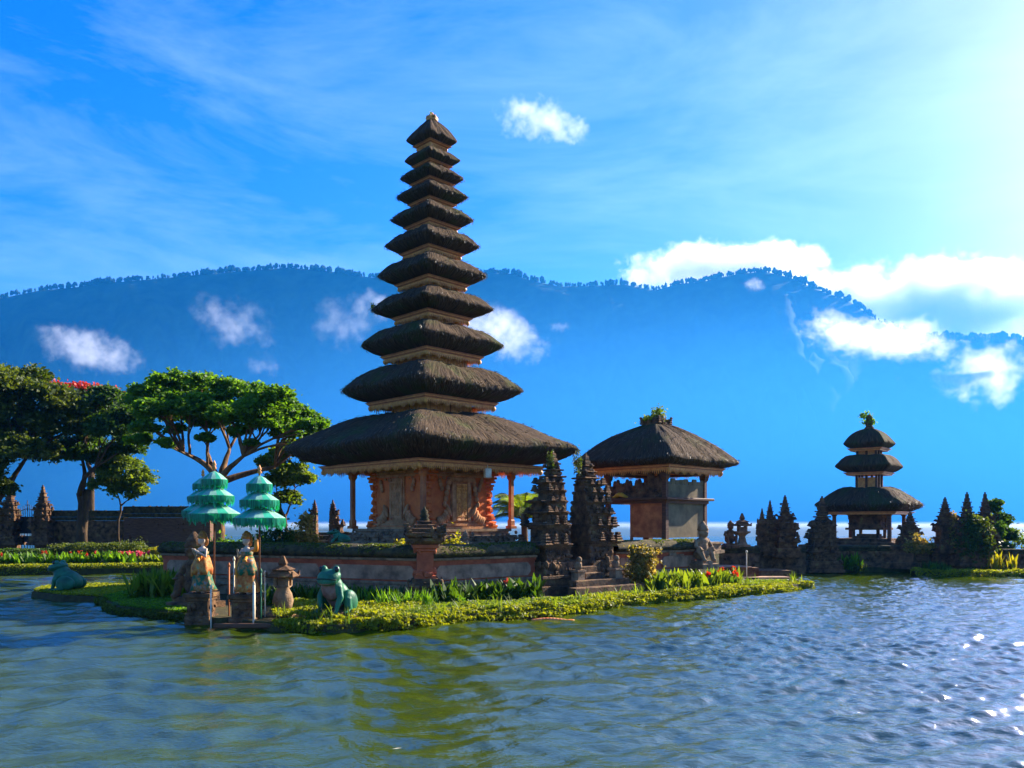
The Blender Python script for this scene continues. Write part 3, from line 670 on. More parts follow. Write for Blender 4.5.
for cxx in (-1, 1):
    for cyy in (-1, 1):
        b = MB()   # corner piers, corbelled out at head and foot
        n = 15
        for i in range(n):
            t = i/(n-1); o = -.06+.40*max(0, (t-.62)/.38)**1.2+.36*max(0, (.34-t)/.34)**1.1; z0 = 2.30+t*1.98; c = (bh-.12)
            b.box(cxx*c-(.17+o*.45), cxx*c+(.17+o*.45), cyy*c-(.17+o*.45), cyy*c+(.17+o*.45), z0, z0+1.98/(n-1)*.62, 0, bev=.02)
            if i % 2 == 0:
                for a_, b_ in ((1,0),(0,1)): b.box(cxx*(c+a_*(.2+o*.5))-.07, cxx*(c+a_*(.2+o*.5))+.07, cyy*(c+b_*(.2+o*.5))-.07, cyy*(c+b_*(.2+o*.5))+.07, z0+.02, z0+.16, 0, bev=.02)
        b.build('corner_pier', M['brick'], tower)
for k in range(4):
    Tm = Matrix.Rotation(k*math.pi/2, 4, 'Z'); b = MB(); b.T = Tm
    y = -bh
    if k in (0, 2):
        # tall blind panel with carved wings
        for w_, o_, z0, z1 in ((.44,.07,2.5,4.15),): b.box(-w_, w_, y-o_, y+.02, z0, z1, 0, bev=.02)
        for q in (-1, 1): b.box(q*.34-.035, q*.34+.035, y-.13, y-.068, 2.6, 4.1, 0)
        add_relief(b, .60, 1.35, 3+k, Tm @ Matrix.Translation((0, y-.075, 2.66)), .055)
    else:
        b.box(-.46, -.30, y-.14, y+.02, 2.5, 4.1, 0, bev=.02); b.box(.30, .46, y-.14, y+.02, 2.5, 4.1, 0, bev=.02)
        b.box(-.62, .62, y-.20, y+.02, 3.98, 4.16, 0, bev=.03); b.box(-.5, .5, y-.26, y+.02, 4.163, 4.30, 0, bev=.03)
        for q in (-1,1):
            for i in range(5): b.blob((q*(.62+.05*i), y-.1, 3.95-.2*i), (.1-.008*i,.1,.12), 0, 8, 6, jit=.1)
    # scrolling wings either side at the foot, and under the cornice
    for q in (-1, 1):
        for i in range(6):
            b.blob((q*(.62+.09*i), y-.10, 2.5+.42*math.exp(-i*.5)), (.085,.10,.17+.1*math.exp(-i*.6)), 0, 8, 6, Matrix.Rotation(q*.5, 3, 'Y'), .08)
        for i in range(3): b.blob((q*(1.02-.05*i), y-.06, 4.0-.14*i), (.08,.07,.11), 0, 8, 6, jit=.1)
    b.T = Tm; greeble(b, -1.2, 1.2, y-.02, 0, 4.05, 4.35, 26, .09, rn, 0, ('f',)); greeble(b, -1.2, 1.2, y-.02, 0, 2.4, 2.62, 26, .09, rn, 0, ('f',))
    b.build('carved_panel', M['carved'], tower)
    if k in (1, 3):
        b = MB(); b.T = Tm; b.box(-.298, .298, y-.10, y+.01, 2.5, 3.98); dr = b.build('door', M['wood_red'], tower)
        b = MB()
        for q in (-1, 1): add_relief(b, .25, 1.36, 21+k, Tm @ Matrix.Translation((q*.14, y-.103, 2.56)), .03, 0, 22)
        b.build('gilt_panel', M['gold'], dr)
# main posts and beam
for q in ((-1,-1),(1,-1),(1,1),(-1,1)):
    b = MB(); c = 2.17; x, y = q[0]*c, q[1]*c
    b.sq([(.15,2.24),(.15,2.34),(.10,2.36),(.10,2.55),(.075,2.6),(.075,4.1),(.12,4.2),(.12,4.3),(.17,4.34),(.17,4.44)], 0, (x,y,0)); b.T = Matrix.Translation((x,y,0))
    for i in range(3): b.box(-.05-.05*i, .05+.05*i, -.05-.05*i, .05+.05*i, 4.2+.08*i, 4.27+.08*i, 0)
    b.build('post', M['wood_red'], tower)
b = MB(); 
for k in range(4):
    b.T = Matrix.Rotation(k*math.pi/2, 4, 'Z'); b.box(-2.3, 2.13, -2.25, -2.09, 4.445, 4.60)
b.build('beam', M['wood'], tower)
# T1
def tier_prof(R_, ztip, zsh, zin, zbot, fr, inr, shr):
    """underside -> eave -> shoulder -> inner rim"""
    h = zsh-ztip
    return [(inr*.8, zbot+.02), (fr*.97, zbot+.02), (fr+(1-fr)*.50, zbot+(ztip-zbot)*.30), (.965, ztip-(ztip-zbot)*.22), (1.03, ztip), (.965, ztip+h*(.20 if inr > .3 else .15)), (.845, ztip+h*(.60 if inr > .3 else .36)),
            ((.70 if inr > .3 else .62), ztip+h*(.92 if inr > .3 else .79)), (shr+.04, zsh-h*.02), ((shr+inr)/2, zsh-h*.05), (inr*.98, zin)]
tiers = [ # half width px, tip y, shoulder rise px, bottom drop px, fascia share, box share
 (151,451,35,15,.745,.275,.40), (93,391.7,24,12,.69,.385,.50), (73.5,345.8,17.5,11.5,.67,.40,.52), (62.7,310.4,16,8.5,.60,.42,.54), (55.6,277,15.5,8.6,.62,.45,.56),
 (48.5,246.7,13.5,8.2,.61,.47,.58), (42.3,220.8,11.5,7.8,.60,.47,.58), (36.2,198,10,7.5,.58,.48,.58), (32.5,179.2,9,6,.58,.5,.6), (28.1,161.7,9,5.5,.6,.5,.6), (26,141.7,22,5.5,.6,.5,.6)]
px2m = TY/F
for i, (hw, ty, rise, drop, fr, inr, shr) in enumerate(tiers):
    half = hs_px(hw); zt = zc(ty); zs = zt+rise*px2m*(.93 if 0 < i < 10 else 1); zb = zt-drop*px2m; last = i == 10
    if i == 0: zb = 4.62
    zi = zs-rise*px2m*.36
    pr = tier_prof(1, zt, zs, zi, zb, fr, inr, shr)
    if last:
        h = zs-zt; pr = pr[:5]+[(.95, zt+h*.14), (.82, zt+h*.34), (.66, zt+h*.54), (.48, zt+h*.73), (.28, zt+h*.9), (.12, zt+h*.985), (.02, zs)]
    thatch_roof('thatch_roof', half, pr, tower, seed=i+3, n_per=44 if i < 3 else 30, rag=.05+.03*half/4, straw=i < 9)
    eh = .20 if i == 0 else min(.19, .08+half*.05)
    eave_board(half*fr*.97, zb-eh+.02 if i else 4.452, tower, eh)
    if not last:
        # box storey between this roof and the next
        nh = tiers[i+1]; ztop = zc(nh[1])-nh[3]*px2m; bb = half*inr*.93
        t = MB(); t.box(-bb, bb, -bb, bb, zi-.25, ztop+.02); ob = t.build('box_storey', M['wood_red'], tower)
        t = MB(); hh = ztop-zi
        for k in range(4):
            T_ = Matrix.Rotation(k*math.pi/2, 4, 'Z')
            if hh > .1:
                nseg = 2 if i < 6 else 1
                for q in range(nseg):
                    ww = 2*bb*.94/nseg; add_relief(t, ww*.94, hh*.9+.12, 40+i*4+k, T_ @ Matrix.Translation((-bb*.94+ww*(q+.5), -bb-.004, zi-.1)), .03, 0, 26)
        for a in (-1,1):
            for c in (-1,1): t.T = Matrix.Identity(4); t.box(a*bb-.05, a*bb+.05, c*bb-.05, c*bb+.05, zi-.2, ztop+.01, 0)
        t.build('carved_frieze', M['gold'], ob)
b = MB(); zt = zc(121.5)
b.lathe([(.10,-.05),(.2,.0),(.24,.05),(.13,.10),(.19,.15),(.15,.22),(.07,.28),(.04,.34)], 10, 0, True, (0,0,zt))
for i in range(6):
    a = i*math.pi/3; b.blob((.18*math.cos(a), .18*math.sin(a), zt+.1), (.06,.06,.12), 0, 6, 5)
b.build('finial', M['gold'], tower)
fl = foliage('growing_weeds', [(0,0,zt+.12,.2,.2,.16)], .06, LF['light'], tower, 160, 5); fl['kind'] = 'stuff'
# pale box hanging under the eave, right of the door
b = MB(); lx, lz = at(488.5, 29.6, 475); b.box(-.11,.11,-.11,.11,-.17,.17, 0, bev=.02); b.tube([(0,0,.17),(0,0,.30)], .012, 6)
o = b.build('hanging_lamp', M['white'], None, (lx, 28.55, lz)); o.rotation_euler = (0,0,R(20)); tag(o, 'small pale box hanging under the lowest eave of the tallest tower', 'lamp')

# ---------------------------------------------------------------- pavilion
VX, VY = 5.79, 32.15; pav = empty('pavilion', (VX, VY, 0), R(-45))
tag(pav, 'open four-post pavilion with one thatched roof and plants growing on its ridge', 'pavilion')
b = MB(); b.sq([(1.95,1.25),(1.95,1.38),(1.85,1.39),(1.85,1.62),(1.92,1.63),(1.92,1.70)]); b.build('floor_platform', M['stone2'], pav)
pc = 1.36
for q in ((-1,-1),(1,-1),(1,1),(-1,1)):
    b = MB(); b.sq([(.15,1.70),(.15,1.84),(.095,1.86),(.085,4.1),(.13,4.2),(.13,4.34)], 0, (q[0]*pc, q[1]*pc, 0)); b.build('post', M['wood'], pav)
b = MB()
for k in range(4):
    b.T = Matrix.Rotation(k*math.pi/2, 4, 'Z'); b.box(-1.5, 1.34, -1.46, -1.3, 4.345, 4.46)
b.build('beam', M['wood'], pav)
# shelf all round at mid height: y 499
zs_ = CAM_H+22/F*30.4
b = MB()
for k in range(4):
    b.T = Matrix.Rotation(k*math.pi/2, 4, 'Z'); b.box(-1.66, 1.36, -1.66, -1.36, zs_, zs_+.10, 0, bev=.02); b.box(-1.5,1.36,-1.5,-1.36, zs_-.12, zs_-.003, 0)
b.build('shelf', M['wood'], pav)
b = MB(); b.box(pc-.03, pc+.03, -pc+.09, pc-.09, 1.9, zs_-.12); b.build('side_panel', M['panel'], pav)       # right face, lower
b = MB(); b.box(pc-.025, pc+.025, -pc+.09, pc-.09, zs_+.1, 3.95)
for i in range(9):
    y = -pc+.2+i*.3; b.T = Matrix.Translation((pc, y, 3.95)) ; b.box(-.03,.03,-.13,.13,0,.10+.13*abs(math.sin(i*1.3)), 0, bev=.02)
b.build('upper_panel', M['panel'], pav)
b = MB(); b.box(-.16, pc-.09, -pc-.03, -pc+.03, 1.9, zs_-.12); b.box(-.24,-.162,-pc-.05,-pc+.05,1.7,zs_-.12,0); b.build('wooden_screen', M['wood_red'], pav)
b = MB(); rn = random.Random(8); b.box(-pc+.1, pc-.1, -pc-.03, -pc+.03, zs_+.1, zs_+.42)
for i in range(17):
    x = -pc+.2+i*.15; hh = .08+.26*abs(math.sin(i*.9))+(.25 if i > 11 else 0); b.box(x-.07, x+.07, -pc-.05, -pc+.05, zs_+.40, zs_+.42+hh, 0, bev=.02); b.blob((x,-pc,zs_+.44+hh), .075, 0, 7, 5, jit=.1)
greeble(b, -1.2, 1.2, -pc-.03, 0, zs_+.1, zs_+.5, 50, .09, rn, 0, ('f',))
b.build('carved_screen', M['stone'], pav)
b = MB(); b.box(-pc+.1, pc-.1, pc-.03, pc+.03, zs_+.2, 3.9); b.box(.1, pc-.1, pc-.03, pc+.03, 1.9, zs_-.1); b.build('back_panel', M['wood'], pav)
zt = 4.83; zr = 6.42; hv = 3.42/S2; H_ = zr-zt
thatch_roof('thatch_roof', hv, [(.5,4.66),(.76,4.62),(.90,4.68),(.985,4.78),(1.03,4.83),(.96,zt+H_*.09),(.84,zt+H_*.29),(.70,zt+H_*.50),(.54,zt+H_*.69),(.36,zt+H_*.86),(.22,zt+H_*.96),(.03,zr)], pav, 77, 44, rag=.07)
eave_board(1.86, 4.462, pav, .18)
# crown of stone and plants on the ridge
b = MB(); rn = random.Random(5); b.sq([(.36,zr-.18),(.42,zr-.05),(.34,zr+.05),(.38,zr+.12),(.2,zr+.2),(.24,zr+.26),(.1,zr+.36)])
greeble(b, -.35,.35,-.35,.35, zr-.1, zr+.2, 40, .16, rn)
for q in ((-1,-1),(1,-1),(1,1),(-1,1)): antefix(b, q[0]*.38, q[1]*.38, zr-.02, .3, .2, q[0], q[1])
cr_ = b.build('ridge_crown', M['stone'], pav)
foliage('ridge_plants', [(-.1,-.1,zr+.2,.45,.45,.14),(.1,.1,zr+.4,.3,.3,.22,.5),(-.35,.35,zr+.45,.1,.1,.3,.25),(.28,-.2,zr+.42,.12,.12,.3,.3)], .07, LF['light'], cr_, 420, 6)
cl = MB()
for i in range(8):
    t = i/7; cl.blob((-.95+.55*t, -pc-.12+.03*math.sin(i*2), zs_+.15+.09*math.sin(math.pi*t)), (.09,.12,.045+.05*math.sin(math.pi*t)), 0, 8, 6)
yel = fused('cloth', cl, mat('yellow_cloth', (.62,.30,.02), (.75,.42,.04), 8), None, .02, 2); yel.location = (VX, VY, 0); yel.rotation_euler = (0,0,R(-45)); tag(yel, 'bundle of yellow cloth lying on the pavilion shelf', 'cloth')

# ---------------------------------------------------------------- compound wall
def wall_run(A, B, label, gaps=(), name='compound_wall', z0=.15, top=1.84, panels=2, seed=0, coping_leaf=True):
    A = Vector(A); B = Vector(B); d = (B-A); Ln = d.length; rz = math.atan2(d.y, d.x); root = empty(name, (A.x, A.y, 0), rz)
    tag(root, label, 'wall', 'walls of the front temple court'); rnd = random.Random(seed); k = top-1.84
    b = MB(); b.box(0, Ln, -.34, .30, z0, .50+k); b.box(0, Ln, -.42, .30, .503+k, .60+k, 0, bev=.02); b.box(0, Ln, -.36, .28, .603+k, .68+k); b.box(0, Ln, -.30, .28, .683+k, .78+k, 0, bev=.02)
    greeble(b, 0, Ln, -.36, 0, .25, .6, int(Ln*7), .09, rnd, 0, ('f',)); b.build('footing', M['stone2'], root)
    b = MB(); b.box(0, Ln, -.22, .22, .782+k, 1.30+k); b.box(0, Ln, -.27, .27, 1.303+k, 1.38+k); b.build('wall_body', M['redstone'], root)
    n = panels; g = Ln/n
    for i in range(n):
        b = MB(); x0 = i*g+.22; x1 = (i+1)*g-.22
        v = []; zz0, zz1 = .83+k, 1.24+k; r = .12; y0, y1 = -.262, -.20
        out = [(x0+r,zz0),(x1-r,zz0),(x1,zz0+r),(x1,zz1-r),(x1-r,zz1),(x0+r,zz1),(x0,zz1-r),(x0,zz0+r)]
        v = [(x,y0,z) for x,z in out]+[(x-(.03 if x > (x0+x1)/2 else -.03)*0,y1,z) for x,z in out]
        b.add(v, [tuple(range(8))]+[(j,j+8,(j+1)%8+8,(j+1)%8) for j in range(8)]); b.build('plaster_panel', M['plaster'], root)
    b = MB(); b.box(0, Ln, -.34, .34, 1.382+k, 1.46+k, 0, bev=.02); b.build('ledge', M['stone2'], root)
    b = MB()
    nseg = max(6, int(Ln*5)); 
    prof = [(-.30,1.462),(-.40,1.50),(-.47,1.56),(-.46,1.64),(-.38,1.72),(-.25,1.80),(0,1.85),(.25,1.80),(.4,1.7),(.45,1.58),(.3,1.462)]
    v = []; 
    for i in range(nseg+1):
        x = Ln*i/nseg
        for (y, z) in prof: v.append((x, y+rnd.uniform(-.018,.018), z+k+rnd.uniform(-.012,.012)*(z > 1.47)))
    m_ = len(prof); f = [(i*m_+j, (i+1)*m_+j, (i+1)*m_+j+1, i*m_+j+1) for i in range(nseg) for j in range(m_-1)]
    b.add(v, f, 0, True); cp = b.build('coping', M['moss'], root)
    P = np.stack([rng.uniform(0, Ln, int(Ln*420)), rng.uniform(-.48,.2,int(Ln*420)), np.zeros(int(Ln*420))], -1); P[:,2] = np.interp(P[:,1], [p[0] for p in prof[2:8]], [p[1]+k for p in prof[2:8]])+.01
    P = P[fbm(P[:,0]*1.3, P[:,1]*2, seed+3, 3) > .47]
    v, f, t = leaves(P, .045, .5, 1.4, seed); mesh_np('moss_tufts', v, f, LF['dry'], cp, False, t)
    return root
wall_run(WL, P0, 'long left front wall of red stone with pale plaster panels and mossy coping', panels=3, seed=1)
bpy.context.view_layer.update()
def wall_r(A, B, lab, n, seed):  # the face must look towards the lake: local -y is outwards when running left to right
    return wall_run(A, B, lab, panels=n, seed=seed)
wall_r(P0, GA-DR*1.25, 'red stone wall between the corner pillar and the main split gate', 1, 2)
wall_r(GB+DR*1.45, CR, 'red stone wall with mossy coping in front of the open pavilion', 2, 3)
# corner pillar where the two front walls meet
def pillar(x, y, rz, label, s=1.0, name='gate_pillar', m=None, seed=0):
    root = empty(name, (x, y, 0), rz); tag(root, label, 'pillar'); rnd = random.Random(seed)
    b = MB(); b.sq([(.50*s,.15),(.50*s,.4),(.42*s,.42),(.42*s,.62),(.46*s,.64),(.46*s,.72),(.38*s,.74),(.36*s,.9)]); greeble(b, -.45*s,.45*s,-.45*s,.45*s,.2,.85,50,.12*s,rnd); b.build('plinth', M['stone'], root)
    b = MB(); b.sq([(.30*s,.9),(.30*s,.98),(.235*s,1.0),(.235*s,1.66),(.29*s,1.68),(.29*s,1.74),(.36*s,1.77),(.36*s,1.86)]); greeble(b, -.26*s,.26*s,-.26*s,.26*s,.92,1.12,34,.13*s,rnd); greeble(b, -.27*s,.27*s,-.27*s,.27*s,1.6,1.82,30,.11*s,rnd); b.build('shaft', m or M['redstone'], root)
    b = MB(); b.sq([(.34*s,1.86),(.44*s,1.90),(.50*s,1.97),(.50*s,2.04),(.40*s,2.05),(.52*s,2.10),(.54*s,2.2),(.40*s,2.22),(.42*s,2.32),(.28*s,2.34),(.30*s,2.42),(.18*s,2.44),(.2*s,2.52),(.1*s,2.54)])
    for q in ((-1,-1),(1,-1),(1,1),(-1,1)): antefix(b, q[0]*.46*s, q[1]*.46*s, 2.1, .36*s, .2*s, q[0], q[1])
    greeble(b, -.48*s,.48*s,-.48*s,.48*s,1.92,2.3,46,.12*s,rnd); cp = b.build('capital', M['stone'], root)
    b = MB(); b.lathe([(.1*s,2.5),(.15*s,2.56),(.1*s,2.62),(.14*s,2.68),(.09*s,2.74),(.11*s,2.8),(.04*s,2.88),(.015*s,2.95)], 10); b.build('finial', M['moss'], root)
    return root
pillar(-2.5, 22.85, R(12), 'squat carved pillar with a mossy finial at the corner of the front wall', 1.0, 'corner_pillar', seed=3)
# main split gate
rzR = math.atan2(DR.y, DR.x)
g = split_tower('split_gate', (GA.x, GA.y, .2), rzR, 4.62, 1.42, 1.5, mirror=True, seed=11, tiers=6, sharp=.62, gre=2.0); tag(g, 'left half of the tall carved stone gate in front of the tallest tower', 'gate')
g = split_tower('split_gate', (GB.x, GB.y, .2), rzR, 4.62, 1.55, 1.5, mirror=False, seed=12, tiers=6, sharp=.62, gre=2.0); tag(g, 'right half of the tall carved stone gate, nearest the pavilion', 'gate')
# steps up through the gate
st = empty('stone_steps', ((GA.x+GB.x)/2, (GA.y+GB.y)/2, 0), rzR); tag(st, 'dark stone steps rising from the water edge through the main gate', 'steps')
for i in range(6):
    b = MB(); z1 = .30+i*.19; y0 = -2.3+i*.36; wd = 1.7-(.9 if i > 2 else 0)*1.0; wd = 1.55 if i < 2 else (1.2 if i < 3 else .44); b.box(-wd, wd, y0, y0+.36 if i < 5 else .9, .1, z1, 0, bev=.02); b.build('step', M['stone'], st)
b = MB(); b.box(-.43,.43,.35,.42,1.25,2.45,0,bev=.03); b.box(-.44,.44,.30,.47,2.452,2.56); b.build('door', M['wood'], st)
for q in (-1, 1):
    b = MB(); b.sq([(.2,.2),(.2,.34),(.15,.35),(.15,.62),(.19,.64),(.19,.70)], 0, (q*.85, -1.3, .3)); b.blob((q*.85,-1.3,1.12), (.12,.14,.16), 0, 10, 8, jit=.1); b.blob((q*.85,-1.34,1.32), (.09,.09,.1), 0, 10, 8)
    b.build('guardian_post', M['stone2'], st)
# ---------------------------------------------------------------- the small three-roofed tower on its own islet
MX, MY = 19.2, 43.0; sm = empty('pagoda_tower', (MX, MY, 0), R(50)); tag(sm, 'small distant tower with three thatched roofs on the right hand islet', 'temple tower')
zm = lambda y: CAM_H+(HZ-y)/F*MY
b = MB(); b.sq([(3.0,.2),(3.0,.5),(2.85,.52),(2.85,.95),(2.7,.97),(2.7,1.15),(2.8,1.17),(2.8,1.3)]); b.sq([(1.7,1.303),(1.7,1.45),(1.5,1.46),(1.5,1.62)]); b.build('stone_platform', M['stone'], sm)
for q in ((-1,-1),(1,-1),(1,1),(-1,1)):
    b = MB(); b.sq([(.16,1.3),(.16,1.5),(.09,1.52),(.08,2.8),(.14,2.9),(.14,3.02)], 0, (q[0]*1.38, q[1]*1.38, 0)); b.build('post', M['wood'], sm)
b = MB()
for (z0,z1,h_) in ((1.62,1.75,.62),(1.75,1.86,.5),(2.08,2.2,.95),(2.2,2.32,.82),(2.32,2.86,.78),(2.86,2.98,.9)): b.box(-h_,h_,-h_,h_,z0+.002,z1)
rn = random.Random(3); greeble(b,-.8,.8,-.8,.8,2.3,2.9,60,.12,rn)
for q in ((-1,-1),(1,-1),(1,1),(-1,1)):
    b.box(q[0]*.62-.07,q[0]*.62+.07,q[1]*.62-.07,q[1]*.62+.07,1.62,2.08)
b.build('inner_shrine', M['stone'], sm)
mt = [(58,505,18,7,.78,.24,.42),(36.5,467,12,6,.66,.36,.52),(28,444,15.5,5,.72,.5,.6)]
for i,(hw,ty,rise,drop,fr,inr,shr) in enumerate(mt):
    half = hs_px(hw, MY)*1.0; zt = zm(ty); zs_2 = zt+rise*MY/F; zb = zt-drop*MY/F; zi = zs_2-rise*MY/F*.14; h = zs_2-zt
    pr = tier_prof(1, zt, zs_2, zi, zb, fr, inr, shr)
    if i == 2: pr = pr[:5]+[(.93, zt+h*.2), (.80, zt+h*.45), (.62, zt+h*.70), (.4, zt+h*.88), (.2, zt+h*.97), (.02, zs_2)]
    thatch_roof('thatch_roof', half, pr, sm, seed=60+i, n_per=24, rag=.08, straw=i == 0)
    eave_board(half*fr, zb-.14, sm, .15, teeth=False)
    if i < 2:
        nx_ = mt[i+1]; ztop = zm(nx_[1])-nx_[3]*MY/F; bb = half*inr*.95
        t = MB(); t.box(-bb*.93,bb*.93,-bb*.93,bb*.93,zi-.2,zi+(ztop-zi)*.72); ob = t.build('box_storey', M['gold'], sm)
        for q in ((-1,-1),(1,-1),(1,1),(-1,1),(0,-1),(1,0),(0,1),(-1,0)):
            t = MB(); t.box(q[0]*bb-.05,q[0]*bb+.05,q[1]*bb-.05,q[1]*bb+.05,zi-.2,ztop+.02); t.build('post', M['wood'], ob)
b = MB(); zt = zm(429); b.lathe([(.2,-.1),(.26,.05),(.17,.15),(.22,.3),(.15,.5),(.19,.62),(.06,.78)], 8, 0, True, (0,0,zt)); fo = b.build('finial', M['stone'], sm)
foliage('finial_plants', [(0,0,zt+.4,.26,.26,.36),(-.3,.2,zt+.72,.22,.22,.16,.4)], .09, LF['mid'], fo, 260, 9)['kind'] = 'stuff'

# walls and gates of the islet
def low_wall(A, B, z0, z1, th, label, m=None, name='stone_wall', seed=0, group='low dark walls of the right hand islet', cat='wall', rows=2):
    A = Vector(A); B = Vector(B); d = B-A; Ln = d.length; root = empty(name, (A.x, A.y, 0), math.atan2(d.y, d.x)); tag(root, label, cat, group); rnd = random.Random(seed); H = z1-z0
    b = MB(); b.box(0, Ln, -th*.6, th*.6, z0, z0+H*.30); b.box(0, Ln, -th*.5, th*.5, z0+H*.302, z0+H*.78); greeble(b, 0, Ln, -th*.55, 0, z0+.1, z0+H*.7, int(Ln*5), .12, rnd, 0, ('f',)); b.build('wall_body', m or M['stone'], root)
    b = MB(); b.box(0, Ln, -th*.62, th*.62, z0+H*.783, z0+H*.86, 0, bev=.02); b.box(0, Ln, -th*.72, th*.72, z0+H*.863, z1, 0, bev=.05); greeble(b, 0, Ln, -th*.7, th*.7, z1-.08, z1, int(Ln*6), .1, rnd, 0, ('f','b')); b.build('coping', M['moss'], root)
    return root
XM = lambda px, Y: at(px, Y)
low_wall((XM(803,40.4),40.4), (XM(930,39.9),39.9), .1, 1.32, .5, 'dark carved wall under the small three-roofed tower', seed=5)
low_wall((XM(930,39.6),39.6), (XM(1085,38.6),38.6), .1, 1.18, .5, 'dark wall running to the right edge below the topiary shrubs', seed=6)
low_wall((XM(750,38.4),38.4), (XM(803,38.8),38.8), .0, 1.30, .5, 'dark wall carrying the cluster of carved spires in the middle distance', seed=7)
low_wall((XM(697,37.0),37.0), (XM(757,37.6),37.6), -.1, 1.36, .5, 'low dark wall carrying the stone lantern and the seated figure', seed=8)
# islet spires: (px, top y, base y, Y, width px, mirror/half)
def spire(px, ytop, ybase, Y, wpx, label, half=False, mirror=False, seed=0, m=None, group=None, cat='shrine', name='stone_spire', tiers=5, sharp=.7, rz=0.0, gre=.7):
    x = at(px, Y); z0 = CAM_H-(ybase-HZ)/F*Y; h = (ybase-ytop)/F*Y; w0 = wpx/F*Y
    o = split_tower(name, (x, Y, z0), rz, h, w0, min(w0, 1.3)*1.0, mirror=mirror, half=half, seed=seed, tiers=tiers, m=m or M['stone'], sharp=sharp, finial=.33, plinth=.15, gre=gre)
    return tag(o, label, cat, group)
G1 = 'carved spires on the distant wall'
spire(762, 508, 552, 38.2, 13, 'shortest and leftmost carved spire of the distant cluster of three', seed=21, group=G1, tiers=4)
spire(770, 500, 556, 38.5, 20, 'middle pointed spire of the distant cluster of three', seed=22, group=G1)
spire(785, 495, 557, 38.3, 26, 'tallest and rightmost spire of the distant cluster of three', seed=23, group=G1, half=False, tiers=6)
spire(822, 496, 572, 39.3, 36, 'carved gate tower standing left of the small three-roofed tower', half=False, seed=24, cat='gate', name='split_gate', tiers=6)
spire(910, 512, 560, 40.0, 26, 'stubby carved gate tower right of the small three-roofed tower', half=False, seed=25, cat='gate', name='split_gate', tiers=4, sharp=.6)
G2 = 'spires near the right edge'
spire(945, 497, 553, 39.2, 22, 'slim stone spire with a leafy bush at its right side', seed=26, group=G2, half=False)
spire(967, 492, 566, 38.6, 30, 'twin spire on the left, overgrown with grey green leaves', seed=27, group=G2, half=False, tiers=6)
spire(985, 492, 566, 38.9, 22, 'twin spire on the right, beside the dark leafy tree', seed=28, group=G2, half=False)

# jetty slabs
jt = empty('stone_jetty', (XM(730,34.8), 34.8, 0), R(4)); tag(jt, 'low stepped stone landing with pale edges behind the spit of green hedge', 'landing')
b = MB(); b.box(-1.7,1.2,-.2,1.4,-.2,.52,0); b.box(-.7,3.0,.6,2.1,-.2,.34); b.build('stone_base', M['stone'], jt)
b = MB(); b.box(-1.75,.9,-.26,1.4,.523,.56,0,bev=.01); b.build('pale_slab', M['plaster'], jt)
b = MB(); b.box(-1.0,2.4,-.75,.0,.10,.14,0,bev=.01); b.build('pale_slab', M['plaster'], jt)
b = MB(); b.tube([(.55,-.5,-.3),(.55,-.5,1.2)], .022, 6); b.blob((.55,-.5,1.22),(.05,.05,.07)); b.build('pole', M['white'], jt)
# lantern and seated figure on the wall
def lantern(x, y, z, h, label, name='stone_lantern', m=None, vase=False):
    root = empty(name, (x, y, z)); tag(root, label, 'lantern'); s = h
    b = MB()
    if vase: b.sq([(.21*s,0),(.21*s,.04*s),(.17*s,.045*s),(.17*s,.08*s)]); b.lathe([(.10*s,.08*s),(.15*s,.13*s),(.175*s,.24*s),(.15*s,.36*s),(.10*s,.45*s),(.15*s,.49*s)], 18)
    else: b.sq([(.2*s,0),(.2*s,.06*s),(.13*s,.07*s),(.1*s,.14*s),(.07*s,.30*s),(.13*s,.38*s),(.2*s,.42*s),(.2*s,.46*s)])
    b.build('base', m or M['stone2'], root)
    z1 = .49 if vase else .46
    b = MB()
    for q in ((-1,-1),(1,-1),(1,1),(-1,1)): b.box(q[0]*.10*s-.025*s, q[0]*.10*s+.025*s, q[1]*.1*s-.025*s, q[1]*.1*s+.025*s, z1*s, (z1+.15)*s)
    b.box(-.07*s,.07*s,-.07*s,.07*s,z1*s,(z1+.13)*s); b.build('lamp_box', m or M['stone2'], root)
    b = MB(); zz = z1+.15; b.sq([(.21*s,zz*s),(.23*s,(zz+.02)*s),(.17*s,(zz+.07)*s),(.13*s,(zz+.11)*s),(.17*s,(zz+.13)*s),(.10*s,(zz+.17)*s),(.05*s,(zz+.2)*s),(.07*s,(zz+.23)*s),(.02*s,s)])
    for q in ((-1,-1),(1,-1),(1,1),(-1,1)): antefix(b, q[0]*.20*s, q[1]*.20*s, (zz+.01)*s, .09*s, .07*s, q[0], q[1])
    b.build('roof', M['stone'], root); return root
lantern(XM(741.5,37.3), 37.2, 1.36, 1.55, 'small stone lantern standing on the distant low wall')
